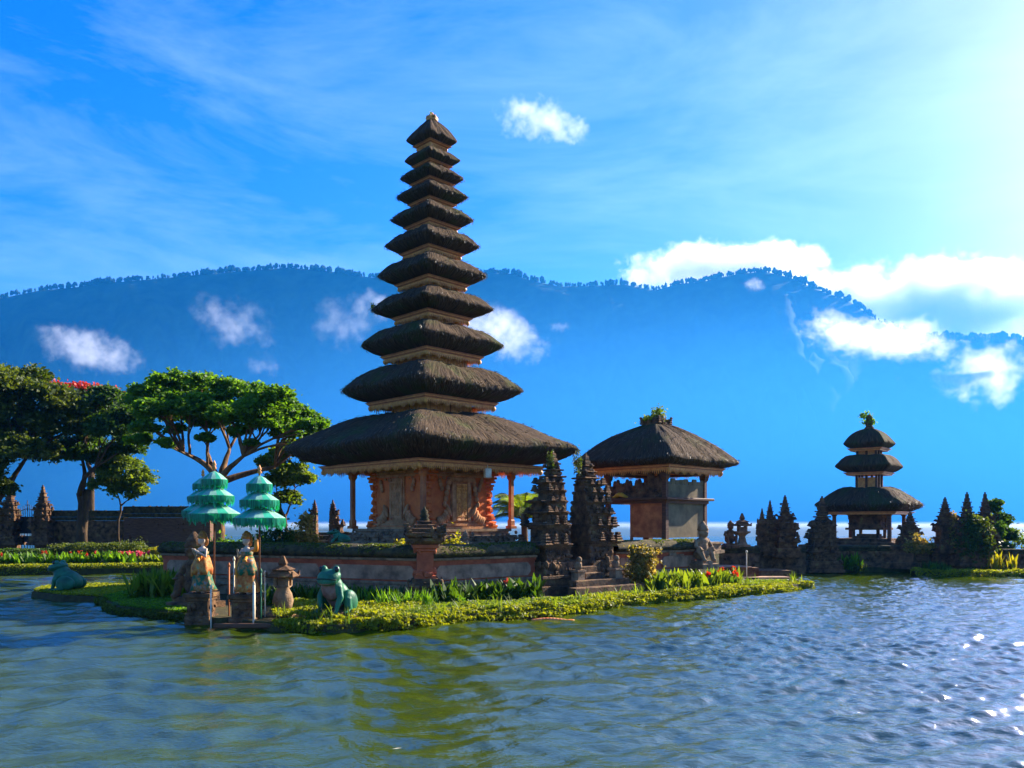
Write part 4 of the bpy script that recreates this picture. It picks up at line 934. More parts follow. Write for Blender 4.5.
def seated(x, y, z, h, rz, label, m, name='statue', cat='statue', cap=True, arms='knees', seed=0):
    """squatting guardian figure on a block; body is one surface, faces local -y"""
    root = empty(name, (x, y, z), rz); tag(root, label, cat); s = h
    b = MB(); b.sq([(.26*s,0),(.26*s,.1*s),(.21*s,.11*s),(.21*s,.17*s)]); b.build('pedestal', m, root)
    b = MB(); Z = .17*s
    b.blob((0,.03*s,Z+.13*s),(.19*s,.16*s,.15*s)); b.blob((0,0,Z+.30*s),(.15*s,.12*s,.17*s)); b.blob((0,-.01*s,Z+.42*s),(.17*s,.11*s,.09*s)); b.blob((0,-.02*s,Z+.50*s),(.06*s,.06*s,.07*s))
    b.blob((0,-.04*s,Z+.60*s),(.10*s,.11*s,.115*s),0,14,10); b.blob((0,-.15*s,Z+.585*s),(.022*s,.03*s,.03*s)); b.blob((0,-.13*s,Z+.54*s),(.05*s,.03*s,.018*s))
    for q in (-1,1):
        b.blob((q*.04*s,-.135*s,Z+.625*s),(.022*s,.022*s,.02*s)); b.blob((q*.105*s,-.03*s,Z+.60*s),(.02*s,.03*s,.045*s))
        b.tube([(q*.12*s,.02*s,Z+.12*s),(q*.19*s,-.10*s,Z+.24*s),(q*.15*s,-.18*s,Z+.03*s),(q*.15*s,-.25*s,Z+.0*s)], [.085*s,.075*s,.055*s,.04*s], 10)
        b.tube([(q*.16*s,0,Z+.43*s),(q*.24*s,-.04*s,Z+.31*s),(q*.19*s,-.15*s,Z+.25*s)], [.06*s,.048*s,.035*s], 8)
        for k in range(4): b.blob((q*.19*s+(k-1.5)*.018*s,-.19*s,Z+.235*s),(.012*s,.03*s,.014*s),0,6,5)
    fused('body', b, m, root, .016*s, 2)
    if cap:
        b = MB(); b.lathe([(.11*s,Z+.64*s),(.13*s,Z+.67*s),(.10*s,Z+.71*s),(.11*s,Z+.73*s),(.06*s,Z+.79*s),(.02*s,Z+.85*s)], 12, 0, True, (0,-.03*s,0)); b.build('headdress', m, root)
    return root
seated(XM(729.5,37.2), 37.1, 1.30, 1.25, R(10), 'small seated stone figure on the low wall left of the lantern', M['stone'])
seated(at(702, 30.2)+.02, 30.3, .75, 1.75, R(35), 'carved guardian figure at the right end of the front wall', M['stone2'])

# ---------------------------------------------------------------- frogs
def frog(loc, rz, s, label, m2=True, name='frog_statue'):
    """sitting frog, faces local -y"""
    root = empty(name, loc, rz); tag(root, label, 'frog statue'); b = MB()
    Rx = lambda a: Matrix.Rotation(R(a), 3, 'X')
    b.blob((0,.16*s,.34*s),(.30*s,.40*s,.26*s),0,20,14,Rx(-32)); b.blob((0,-.10*s,.50*s),(.27*s,.28*s,.26*s),0,20,14,Rx(-30))
    b.blob((0,-.26*s,.73*s),(.29*s,.30*s,.135*s),0,20,14,Rx(12)); b.blob((0,-.34*s,.66*s),(.26*s,.22*s,.10*s),0,20,12,Rx(10)); b.blob((0,-.20*s,.58*s),(.22*s,.2*s,.16*s),0,16,12)
    for q in (-1,1):
        b.blob((q*.17*s,-.20*s,.86*s),(.085*s,.10*s,.09*s),0,14,10)
        # hind leg: folded thigh, shank and foot
        b.blob((q*.33*s,.20*s,.24*s),(.13*s,.30*s,.21*s),0,16,12,Rx(-20)); b.tube([(q*.36*s,.0,.30*s),(q*.38*s,-.02*s,.16*s),(q*.36*s,.14*s,.05*s)], [.10*s,.09*s,.06*s], 10)
        b.tube([(q*.37*s,.15*s,.05*s),(q*.42*s,-.12*s,.035*s)], [.06*s,.04*s], 8)
        for k in range(3): b.tube([(q*.42*s,-.1*s,.035*s),(q*(.38+.055*k)*s,-.25*s+.02*k*s,.025*s)], [.028*s,.02*s], 6)
        # fore leg
        b.tube([(q*.20*s,-.14*s,.50*s),(q*.28*s,-.20*s,.32*s),(q*.23*s,-.28*s,.12*s),(q*.23*s,-.32*s,.04*s)], [.095*s,.085*s,.06*s,.05*s], 10)
        for k in range(4): b.tube([(q*.23*s,-.31*s,.035*s),(q*(.16+.05*k)*s,-.43*s+.015*abs(k-1.5)*s,.022*s)], [.026*s,.018*s], 6)
    bd = fused('body', b, [M['frog'], M['frog_belly']], root, .018*s, 4, lambda c, n: 1 if (n.y < -.35 and abs(c.x) < .19*s and .04*s < c.z < .60*s) else 0)
    for q in (-1,1):
        b = MB(); b.blob((q*.215*s,-.262*s,.875*s),(.055*s,.055*s,.06*s),0,14,10); b.build('eye', mat('frog_eye', (.02,.02,.015), rough=.2), root)
    b = MB(); pts = [(math.sin(t)*.272*s,-.30*s-math.cos(t)*.262*s,.685*s+.012*s*math.cos(t*2)) for t in np.linspace(-1.35,1.35,15)]; b.tube(pts, .012*s, 6); b.build('mouth_line', mat('dark_groove', (.01,.03,.02)), root)
    return root
f1 = frog((at(334,18.75), 18.8, .37), R(-22), 1.0, 'big green frog statue with red brown chest, sitting on the near mossy bank')
f2 = frog((at(66,26.3), 26.3, .28), R(-92), 1.02, 'green frog statue in profile on the mossy tongue at the far left')
f3 = frog((at(343,26.2), 25.6, 1.85), R(-70), .56, 'smallest green frog statue, lying on the coping of the front wall'); f1.scale = (1, .85, 1.18); f3.scale = (1, 1.25, .8)
b = MB(); b.blob((0,0,0),(.55,.5,.22),0,16,8,jit=.06); o = b.build('boulder', M['stone'], None, (f1.location.x, f1.location.y, .26)); tag(o, 'dark flat stone the big near frog statue sits on', 'stone')

# ---------------------------------------------------------------- tiered ceremonial umbrellas
def umbrella(loc, s, label, seed, base_z):
    root = empty('ceremonial_umbrella', loc); tag(root, label, 'umbrella', 'tiered green ceremonial umbrellas'); g = random.Random(seed); g2 = np.random.default_rng(seed)
    b = MB(); b.tube([(0,0,base_z-loc[2]),(0,0,.0),(0,0,1.50*s)], .022, 8); b.build('pole', M['wood'], root)
    b = MB(); b.lathe([(.02*s,1.34*s),(.06*s,1.38*s),(.03*s,1.43*s),(.05*s,1.46*s),(.01*s,1.56*s)], 10); b.build('finial', M['gold'], root)
    for (r, z, h) in ((.60,.30,.27),(.45,.72,.23),(.30,1.10,.20)):
        r *= s; z *= s; h *= s; n = 16; rows = [(1.0,0),(.985,.07),(.72,.42),(.42,.78),(.10,1.0)]
        v = [(0,0,z+h*1.08)]; f = []; mi = []
        for k, (q, t) in enumerate(rows):
            for i in range(n): a = 2*math.pi*i/n+.1; sag = 1-.035*(i % 2)*(q > .3); v.append((r*q*sag*math.cos(a), r*q*sag*math.sin(a), z+h*t))
        b = MB(); m_ = len(rows)
        for k in range(m_-1):
            for i in range(n): b_ = 1+k*n; f.append((b_+i, b_+(i+1)%n, b_+n+(i+1)%n, b_+n+i)); mi.append(i % 3 == 1 and 1 or 0)
        for i in range(n): f.append((0, 1+(m_-1)*n+i, 1+(m_-1)*n+(i+1)%n)); mi.append(0)
        b.add(v, f); b.mi = mi; cn = b.build('canopy', [M['mint'], M['green_f']], root); so = cn.modifiers.new('s', 'SOLIDIFY'); so.thickness = .008
        # tassels
        nt_ = int(190*r/.6); V = []; T_ = []; 
        for layer, (rad, ln0) in enumerate(((1.0,.17),(.96,.22),(.86,.17))):
            for i in range(nt_):
                a = 2*math.pi*(i+g.uniform(-.5,.5))/nt_; L_ = ln0*s*g.uniform(.55,1.12)*(1+.22*math.cos(a*16)); w_ = r*2*math.pi/nt_*.62
                c = np.array([math.cos(a)*r*rad, math.sin(a)*r*rad]); t = np.array([-math.sin(a), math.cos(a)]); sw = g.uniform(-.02,.02); zt = z+.01
                p = [(*(c-t*w_),zt),(*(c+t*w_),zt),(*(c*(1+sw)+t*w_*.8),zt-L_),(*(c*(1+sw)-t*w_*.8),zt-L_)]; V += p; T_.append(g.uniform(0,1))
        mesh_np('fringe', np.array(V), np.arange(len(V)).reshape(-1,4), M['fringe'], root, False, np.array(T_))
    return root
uz = lambda y, Y: CAM_H+(HZ-y)/F*Y
US = 1.0
YU = 19.2
umbrella((at(257.5,YU), YU+.15, uz(518,YU)-.32), 1.03, 'green tiered umbrella held over the right hand dancer statue', 1, .1)
umbrella((at(212,YU+.5), YU+.65, uz(514,YU+.5)-.32), 1.06, 'green tiered umbrella standing over the left hand dancer statue', 2, .1)
umbrella((at(203,24), 24, uz(507,24)-.42), 1.0, 'green tiered umbrella half hidden behind the left hand umbrella', 3, .2)

# ---------------------------------------------------------------- dancer statues on pedestals in the water
def dancer(loc, rz, s, label, raise_arm, cl1, seed):
    root = empty('dancer_statue', loc, rz); tag(root, label, 'statue', 'painted dancer statues'); 
    # body: one surface, standing with bent knees, facing local -y
    b = MB(); Z = 0
    for q in (-1,1):
        b.tube([(q*.10*s,.0,.78*s),(q*.14*s,-.10*s,.45*s),(q*.12*s,.02*s,.08*s)], [.10*s,.085*s,.05*s], 10)
        b.tube([(q*.12*s,.03*s,.04*s),(q*.15*s,-.13*s,.03*s)], [.045*s,.035*s], 8)
    b.blob((0,0,.82*s),(.16*s,.12*s,.13*s),0,14,10); b.blob((0,0,.98*s),(.12*s,.09*s,.16*s),0,14,10); b.blob((0,-.01*s,1.14*s),(.155*s,.10*s,.11*s),0,14,10)
    b.tube([(0,0,1.2*s),(0,-.01*s,1.32*s)], [.05*s,.045*s], 10); b.blob((0,-.03*s,1.41*s),(.085*s,.10*s,.12*s),0,16,12); b.blob((0,-.13*s,1.40*s),(.016*s,.025*s,.028*s),0,8,6); b.blob((0,-.115*s,1.345*s),(.03*s,.02*s,.012*s),0,8,6)
    for q in (-1,1):
        b.blob((q*.035*s,-.115*s,1.425*s),(.018*s,.014*s,.012*s),0,8,6); b.blob((q*.088*s,-.02*s,1.40*s),(.014*s,.025*s,.035*s),0,8,6)
        up = raise_arm and q == 1
        el = (q*.33*s,.02*s,1.22*s) if up else (q*.26*s,-.06*s,.98*s); wr = (q*.36*s,-.02*s,1.48*s) if up else (q*.07*s,-.24*s,1.14*s)
        b.tube([(q*.15*s,0,1.19*s), el, wr], [.052*s,.044*s,.030*s], 8)
        hd = Vector(wr); dr_ = (hd-Vector(el)).normalized(); b.blob(tuple(hd+dr_*.04*s), (.032*s,.026*s,.045*s), 0, 8, 6)
        for k in range(4): b.tube([tuple(hd+dr_*.07*s+Vector(((k-1.5)*.017*s,0,0))), tuple(hd+dr_*(.125+.012*(k in (1,2)))*s+Vector(((k-1.5)*.022*s,-.012*s,0)))], [.0105*s,.008*s], 6)
        b.tube([tuple(hd+dr_*.03*s), tuple(hd+dr_*.07*s+Vector((-q*.05*s,-.015*s,0)))], [.012*s,.009*s], 6)
    fused('body', b, M['skin'], root, .014*s, 2)
    # skirt with flared wraps
    def cone(name, prof, m, flare=.1, n=28, fr=7, ph=0):
        b = MB(); v = []; f = []
        for r, z, yo in prof:
            for i in range(n):
                a = 2*math.pi*i/n; q = 1+flare*math.sin(a*fr+ph)*(prof[0][1]-z)/(prof[0][1]-prof[-1][1]+1e-6); v.append((r*q*s*math.cos(a), (r*.85*q*math.sin(a)+yo)*s, z*s))
        for j in range(len(prof)-1):
            for i in range(n): f.append((j*n+i, j*n+(i+1)%n, (j+1)*n+(i+1)%n, (j+1)*n+i))
        b.add(v, f, 0, True); o = b.build(name, m, root); so = o.modifiers.new('s','SOLIDIFY'); so.thickness = .012; return o
    cone('skirt', [(.15,.98,0),(.20,.84,-.01),(.25,.62,-.03),(.26,.40,-.02),(.30,.20,.0),(.36,.06,.02)], M['cloth_g'] if cl1 else M['cloth_o'], .10, ph=seed)
    cone('apron', [(.165,1.0,0),(.225,.86,-.015),(.285,.66,-.035),(.27,.50,-.04)], M['cloth_o'] if cl1 else M['cloth_g'], .16, fr=5, ph=seed+1)
    cone('bodice', [(.165,1.12,-.01),(.15,1.04,0),(.135,.98,0)], M['cloth_g'], .02)
    b = MB()
    for z in (.955,.99): b.lathe([(.168,z-.018),(.18,z),(.168,z+.018)], 20, 0, True, (0,0,0)); 
    b.v = [(x*s, y*s*.85, z*s) for x,y,z in b.v]; b.tube([(.12*s,-.12*s,.97*s),(.24*s,-.28*s,.90*s),(.34*s,-.30*s,.88*s)], [.035*s,.05*s,.02*s], 8); b.tube([(-.10*s,-.13*s,.95*s),(-.13*s,-.22*s,.72*s),(-.09*s,-.26*s,.45*s)], [.03*s,.05*s,.04*s], 8); b.build('sash', M['sash'], root)
    b = MB(); b.lathe([(.09,1.46),(.125,1.48),(.13,1.52),(.105,1.55),(.115,1.58),(.07,1.62),(.03,1.68)], 14, 0, True)
    b.v = [(x*s, y*s-.02*s, z*s) for x,y,z in b.v]
    for i in range(9):
        a = R(-10+25*i); b.blob((.13*s*math.cos(a), .03*s, (1.5+.11*math.sin(a))*s), (.035*s,.02*s,.05*s), 0, 7, 5)
    b.blob((0,.09*s,1.40*s),(.09*s,.06*s,.15*s),0,10,8); b.build('headdress', M['hair'], root)
    if raise_arm:
        b = MB(); b.tube([(.30*s,.02*s,1.14*s),(.345*s,.02*s,1.24*s),(.365*s,0,1.44*s)], [.07*s,.062*s,.05*s], 10); b.build('sleeve', M['sash'], root)
    return root
def pedestal(x, y, w_, z1, label, seed):
    root = empty('statue_pedestal', (x, y, 0)); tag(root, label, 'pedestal', 'pedestals of the dancer statues'); rnd = random.Random(seed)
    b = MB(); b.sq([(w_*.5,-.4),(w_*.5,z1*.3),(w_*.42,z1*.32),(w_*.42,z1*.75),(w_*.47,z1*.78),(w_*.47,z1*.86),(w_*.54,z1*.88),(w_*.54,z1)]); greeble(b,-w_*.42,w_*.42,-w_*.42,w_*.42,.1,z1*.7,26,.09,rnd); b.build('block', M['stone'], root)
    return root
pz = .78
pedestal(at(247,YU), YU, .66, pz, 'brown stone pedestal standing in the water under the right hand dancer', 1); pedestal(at(203,YU+.4), YU+.3, .60, pz, 'dark stone pedestal standing in the water under the left hand dancer', 2)
dancer((at(247,YU), YU, pz), R(-32), .90, 'painted dancer statue in an orange wrap with one arm raised', True, False, 1)
dancer((at(203,YU+.3), YU+.3, pz), R(-40), .90, 'painted dancer statue in a green skirt, left of the other dancer', False, True, 2)
seated(at(187,21.0), 21.6, .15, 2.05, R(-30), 'dark weathered stone guardian behind the left hand dancer', M['stone'])
lantern(at(283,19.6), 19.6, .22, 1.45, 'stone lantern with a vase shaped body between the dancer and the near frog', vase=True)
# thin poles round the dancers
PG = 'thin poles standing in the water round the dancers'
for k, (px, yt, Y, m_, lab) in enumerate(((229,566,19.6,'wood_red','short wooden pole just left of the right hand dancer'),(234,560,19.3,'white','pale pole with a rounded head just left of the right hand dancer'),
     (254,585,18.7,'white','stout white pole in front of the right hand dancer'),(261,572,19.0,'frog','green pole right of the right hand dancer'),(265,574,19.4,'white','rightmost pale pole, nearest the stone lantern'),(211,588,18.9,'white','thin white pole in front of the left hand pedestal'))):
    z = CAM_H-(yt-HZ)/F*Y; root = empty('thin_pole', (at(px,Y), Y, 0)); tag(root, lab, 'pole', PG)
    b = MB(); b.tube([(0,0,-.4),(0,0,z)], .032 if 'stout' in lab else .02, 8); b.build('shaft', M[m_], root)
    b = MB(); b.lathe([(.03,z-.01),(.034,z+.02),(.02,z+.06),(.005,z+.09)], 8); b.build('cap', M[m_], root)
b = MB(); b.box(-.78,.62,-.05,.05,.05,.16,0,bev=.02); o = b.build('floating_plank', M['wood'], None, (at(247,18.4), 18.45, 0)); tag(o, 'dark plank lying at the water line before the right hand pedestal', 'plank')

# stone figures in the court by the shrine
seated(at(466,26.3), 26.3, 1.25, .95, R(-20), 'small pale stone figure on the court wall right of the corner pillar', M['stone2'])
seated(at(497,27.0), 27.0, 1.25, .85, R(-30), 'tiny dark stone figure beside the base of the tall shrine', M['stone'])
# split gate far behind on the left
g = split_tower('split_gate', (at(323.5,44.5)-.35, 44.5, 1.0), 0, 2.75, .85, .9, mirror=True, seed=31, tiers=5); tag(g, 'left half of the small dark gate behind the court wall', 'gate')
g = split_tower('split_gate', (at(323.5,44.5)+.36, 44.5, 1.0), 0, 2.75, .95, .9, mirror=False, seed=32, tiers=5); tag(g, 'right half of the small dark gate behind the court wall', 'gate')
rl = empty('railing', (at(323.5,44.6), 44.6, 1.2)); tag(rl, 'thin pale railing between the halves of the small dark gate', 'railing')
for z in (.25,.55,.85): b = MB(); b.tube([(-.34,0,z),(.34,0,z)], .015, 6); b.build('rail', M['white'], rl)
low_wall((-12.5,46.4), (at(500,46.4),46.4), .2, 1.9, .4, 'low back wall of the court seen under the tall shrine roof', seed=41, group='court walls')

# ---------------------------------------------------------------- garden wall and gate on the left
low_wall((-62,52), (at(18,52),52), .2, 3.25, .5, 'tall dark garden wall left of the black gate', seed=42, group='garden walls')
low_wall((at(37,52),52), (at(126,52),52), .2, 3.25, .5, 'tall dark garden wall between the black gate and the small tree', seed=43, group='garden walls')
gw = low_wall((at(126.3,51.6),51.6), (at(212,51),51), .2, 3.50, .5, 'tallest dark garden wall, right of the small light green tree', seed=44, group='garden walls', m=M['wood'])
g = spire(10, 484, 545, 51.4, 22, 'dark gate tower left of the black iron gate', half=False, seed=51, cat='gate', name='split_gate'); g = spire(43, 485, 545, 51.4, 22, 'dark gate tower right of the black iron gate', half=False, seed=52, cat='gate', name='split_gate')
ig = empty('iron_gate', (at(27.5,51.8), 51.8, .3)); tag(ig, 'black iron gate between two dark gate towers', 'gate')
b = MB(); b.box(-.62,.62,-.04,.04,1.45,2.55); b.build('solid_panel', M['black'], ig)
b = MB()
for i in range(9): x = -.56+i*.14; b.tube([(x,0,2.5),(x,0,3.0+.35*math.cos((i-4)*.35))], .018, 5)
for i in range(13): a = math.pi*i/12; 
b.tube([(-.6+.1*i,0,2.8+.25*math.sin(math.pi*i/12)) for i in range(13)], .022, 5); b.tube([(0,0,2.9),(0,0,3.6)], .03, 6); b.tube([(-.13,0,3.3),(.13,0,3.3)], .02, 5); b.build('bars', M['black'], ig)
b = MB()
for i in range(7): x = -.55+i*.18; b.tube([(x,0,.4),(x,0,1.45)], .02, 5)
b.box(-.45,.2,-.03,.03,.9,1.3); b.build('lower_bars', M['black'], ig)
# ---------------------------------------------------------------- trees
def px_clumps(lst, Y, dz=.8, depth=1.0, seed=0):
    g = random.Random(seed); out = []
    for c in lst:
        px, py, r = c[:3]; y = Y+g.uniform(-1,1)*depth; x, z = at(px, y, py); rr = r/F*Y; out.append((x, y, z, rr, rr*1.05, rr*dz)+tuple(c[3:4]))
    return out
def tree(name, label, base, fork, clumps, size, m, bark, r0, dens, seed, group=None, trunks=1, long=1.5, split=True):
    root = empty(name, base); tag(root, label, 'tree', group); B = Vector(base); g = random.Random(seed)
    loc = lambda c: (c[0]-B.x, c[1]-B.y, c[2]-B.z)
    b = MB(); fk = Vector(fork)-B
    for t in range(trunks): limb(b, (.35*t, .1*t, -.2), tuple(fk+Vector((.4*t,.1*t,.2*t))), r0*(1-.25*t), r0*.7*(1-.25*t), .04, 10, seed+t)
    b.build('trunk', bark, root)
    if split: crown_of(root, clumps, loc, fk, r0, size, m, bark, dens, seed, trunks, long)
    return root
def crown_of(root, clumps, loc, fk, r0, size, m, bark, dens, seed, trunks, long):
    g = random.Random(seed+5); b = MB()
    # a few main limbs leave the fork; the finer ones leave those
    ctr = [Vector(loc(c)) for c in clumps]; nm = max(2, min(5, len(clumps)//4)); xs_ = sorted(ctr, key=lambda v: v.x); mains = [xs_[int((i+.5)*len(xs_)/nm)] for i in range(nm)]; ends = []
    for i, mpt in enumerate(mains): e = fk.lerp(mpt, .58)+Vector((0, g.uniform(-.3,.3), -.12*(mpt-fk).length)); ends += limb(b, tuple(fk-Vector((0,0,.15))), tuple(e), r0*.58, r0*.25, .10, 8, seed*3+i)[3:]
    st_ = lambda p: min(ends, key=lambda e: (e-p).length+.3*max(0, e.z-p.z))
    for k, c in enumerate(clumps):
        p = Vector(loc(c)); mid = fk.lerp(p, .5)+Vector((0,0,-.15*(p-fk).length))
        pts = limb(b, tuple(st_(p)), tuple(p), r0*.24, .02, .14, 6, seed*7+k)
        for j in range(3):
            q = p+Vector((g.uniform(-1,1)*c[3], g.uniform(-1,1)*c[4], g.uniform(-.2,.8)*c[5]))*.8; s_ = pts[3+j]; limb(b, tuple(s_), tuple(q), r0*.14, .01, .15, 5, seed*11+k*3+j, 0, 5)
    b.build('branch', bark, root)
    cl = []
    for c in clumps:  # each clump of the crown is several small tufts, with gaps between
        lx, ly, lz = loc(c); n = 11
        for j in range(n):
            a = g.uniform(0, 6.28); e = g.uniform(-.35, 1); q = math.sqrt(max(0, 1-e*e))*g.uniform(.55,.95)
            cl.append((lx+c[3]*q*math.cos(a), ly+c[4]*q*math.sin(a), lz+c[5]*e*.8, c[3]*.55, c[4]*.55, c[5]*.42, c[6] if len(c) > 6 else 1))
    foliage('crown', cl, size, m, root, dens, seed, .08, long, .5)
TA = px_clumps([(5,385,26),(30,388,24),(-20,398,30),(12,412,28),(50,402,22),(-2,440,28),(35,428,24),(66,412,20),(-15,470,22),(18,452,20),(80,428,14),(2,488,12),(40,450,14)], 44, .75, 1.6, 1)
tree('broadleaf_tree', 'broad olive green tree leaning into the picture at the left edge', (at(-12,44),44,.3), (at(-6,44),44,3.6), TA, .15, LF['dry'], M['bark_dark'], .34, 340, 1, 'garden trees on the left')
TB = px_clumps([(100,412,22),(75,438,24),(110,432,22),(128,422,18),(60,455,18),(95,458,18),(126,448,15),(104,398,16),(85,418,18),(140,438,10)], 46.5, .7, 1.6, 2)
tree('broadleaf_tree', 'dark green twin-trunked tree standing right of the black iron gate', (at(76,46.5),46.5,.3), (at(80,46.5),46.5,4.2), TB, .15, LF['deep'], M['bark_dark'], .30, 340, 2, 'garden trees on the left', trunks=2)
TC = px_clumps([(66,396,13),(88,397,14),(108,399,13),(126,404,11),(78,408,14),(118,412,12)], 56, .7, 1.5, 3)
ft = tree('flame_tree', 'dark tree topped with red blossom between the two green trees', (at(92,56),56,.3), (at(92,56),56,6.0), TC, .18, LF['deep'], M['bark_dark'], .3, 180, 3, 'garden trees on the left')
bl = [(c[0]-ft.location.x, c[1]-56-.9, c[2]-.3+c[5]*.95, c[3]*1.0, c[4]*.9, c[5]*.35) for c in TC[:4]]
foliage('blossom', bl, .17, LF['red'], ft, 200, 13, .5, 1.2, .6)
TD = px_clumps([(122,468,16),(137,478,14),(104,484,12),(126,492,13),(112,472,12),(140,490,8)], 48, .8, .8, 4)
tree('small_tree', 'small light green tree with a thin trunk before the garden wall', (at(120,48),48,.3), (at(121,48),48,3.6), TD, .14, LF['light'], M['bark_dark'], .09, 200, 4, 'garden trees on the left')
TE = px_clumps([(150,393,19),(176,385,20),(158,414,19),(201,388,21),(226,392,20),(250,396,20),(272,398,17),(190,410,18),(236,412,19),(288,410,18),(306,424,18),(264,422,18),(286,432,13),(146,428,11),(165,402,18),(212,403,18),(256,411,18),(225,416,15),(278,414,15),(200,420,13),(300,416,14),(150,410,14),(142,400,12),(310,428,12),(138,440,9),(166,444,7),(302,448,11),(318,438,8),(252,444,6),(206,438,7),(214,424,13),(176,430,9),(240,432,10),(312,438,9)], 37, .62, 1.8, 5)
tree('rain_tree', 'wide umbrella-crowned bright green tree behind the green umbrellas', (at(216,37),37,.3), (at(219,37),37,4.5), TE, .125, LF['mid'], M['bark'], .30, 350, 5)
TF = px_clumps([(285,450,15),(302,456,13),(291,474,16),(276,486,13),(304,480,10),(287,499,11),(270,465,12)], 41, .8, .8, 6)
tree('small_tree', 'loose yellow green tree left of the eave of the tallest tower', (at(284,41),41,.3), (at(285,41),41,2.9), TF, .13, LF['light'], M['bark'], .10, 170, 6)
# feathery palm behind the gate
pm = empty('palm', (at(524,38.5), 38.5, 1.1)); tag(pm, 'light green palm with arching fronds behind the left gate tower', 'palm'); pm.scale = (1.25, 1.25, 1.75)
b = MB(); b.tube([(0,0,-.9),(.03,0,.3),(.0,0,.9)], [.16,.13,.11], 10); b.build('trunk', M['bark'], pm)
rn = random.Random(2); gq = np.random.default_rng(2)
for k in range(26):
    a = k*2.4; Lf = rn.uniform(1.7,2.6); up = rn.uniform(.6,1.35); V = []; Fq = []; tq = []; b = MB(); pts = []
    for i in range(13):
        t = i/12; rr = Lf*t*math.cos(up*.75); zz = .8+Lf*math.sin(up)*t-Lf*.62*t*t; pts.append(Vector((rr*math.cos(a), rr*math.sin(a), zz)))
    for i in range(40):
        t = .12+.88*i/40; j = min(11, int(t*12)); p = pts[j].lerp(pts[j+1], t*12-j); d = (pts[j+1]-pts[j]).normalized(); sd = d.cross(Vector((0,0,1))).normalized(); ln = .42*math.sin(math.pi*min(.97,t*.9+.12))+.08
        for s_ in (-1,1):
            tip = p+(sd*s_*.9+d*.55+Vector((0,0,-.25)))*ln; wv = d*.022; V += [tuple(p-wv),tuple(p+wv),tuple(tip+wv*.2),tuple(tip-wv*.2)]; tq.append(rn.random()*.8+.1)
    b.tube([tuple(p) for p in pts], [.018-.0012*i for i in range(13)], 5)
    o = mesh_np('frond', np.array(V), np.arange(len(V)).reshape(-1,4), LF['light'], pm, False, np.array(tq)); b.build('frond_stalk', M['frog'] if False else M['bark'], o)

# ---------------------------------------------------------------- shrubs
def shrub(name, label, loc, cl, size, m, dens=500, seed=1, group=None, stem=True, long=1.5, cat='shrub', shell=.35, flowers=None):
    root = empty(name, loc); tag(root, label, cat, group)
    if stem:
        b = MB(); g = random.Random(seed)
        for k, c in enumerate(cl): limb(b, (g.uniform(-.05,.05), g.uniform(-.05,.05), -.15), (c[0], c[1], c[2]), .025, .008, .1, 5, seed+k)
        b.build('stem', M['bark'], root)
    foliage('foliage', cl, size, m, root, dens, seed, shell, long, .8)
    if flowers: foliage('flowers', flowers[0], flowers[1], flowers[2], root, flowers[3], seed+3, .8, 1.1, 1)
    return root
x = at(640,27.0)
shrub('shrub', 'variegated pink and green shrub in front of the pavilion wall', (x,27.0,.2), [(0,0,.9,.42,.4,.45),(-.15,0,.45,.45,.4,.4),(.2,-.1,1.15,.35,.35,.3),(-.05,.1,1.3,.25,.25,.25),(.25,-.1,.5,.3,.3,.35)], .075, LF['croton'], 800, 11)
shrub('shrub', 'bright yellow green shrub behind the corner pillar on its right', (at(455,25.2),25.2,1.25), [(0,0,.5,.34,.3,.34),(-.3,0,.35,.25,.25,.3),(.28,0,.3,.22,.22,.22)], .075, LF['yellow'], 330, 12)
shrub('shrub', 'small bright yellow green shrub behind the corner pillar on its left', (at(400,25.4),25.4,1.25), [(0,0,.45,.2,.2,.3),(-.15,0,.3,.2,.2,.2)], .075, LF['yellow'], 260, 13)
shrub('shrub', 'tall speckled shrub in the court left of the tallest tower', (at(303,32),32,1.2), [(0,0,.8,.5,.5,.5),(-.5,0,.5,.45,.45,.45),(.35,0,.5,.4,.4,.4),(.1,0,1.35,.3,.3,.35)], .09, LF['croton'], 420, 14)
shrub('shrub', 'dark rounded shrub in the court above the stone lantern', (at(276,31),31,1.1), [(0,0,.7,.6,.5,.6),(-.6,0,.5,.5,.5,.5),(.4,0,.5,.4,.4,.4),(.1,0,1.5,.2,.2,.4)], .09, LF['deep'], 700, 15)
shrub('shrub', 'low bush behind the court wall behind the dancer statues', (at(232,32),32,.4), [(0,0,.9,.9,.5,.6),(-1.0,0,.8,.7,.5,.5),(.9,0,.9,.6,.5,.5)], .09, LF['mid'], 700, 16)
shrub('shrub', 'bush with yellowish leaves hugging the stubby gate tower', (at(917,39.3),39.3,1.0), [(0,0,.5,.4,.35,.4),(.4,0,.3,.4,.35,.3),(-.3,0,.2,.3,.3,.25)], .10, LF['croton'], 420, 17)
shrub('shrub', 'yellow green bush beside the slim spire near the right edge', (at(953,38.9),38.9,.9), [(0,0,1.0,.3,.3,.55),(.1,0,.4,.4,.3,.4),(.05,0,1.7,.16,.16,.35)], .10, LF['croton'], 330, 18)
shrub('ivy', 'grey green creeper covering the twin spires near the right edge', (at(972,38.2),38.0,.3), [(-.3,0,1.2,.55,.3,.9),(.5,0,1.1,.6,.3,.8),(.1,0,2.0,.6,.3,.5)], .10, LF['dry'], 620, 19, cat='creeper')
TG = px_clumps([(994,508,8),(1002,520,10),(993,532,11),(1006,536,8),(985,545,9),(998,548,10)], 40.5, .9, .5, 8)
tree('small_tree', 'dark leafy little tree right of the twin spires', (at(997,40.5),40.5,.3), (at(997,40.5),40.5,1.6), TG, .12, LF['deep'], M['bark_dark'], .08, 150, 8)
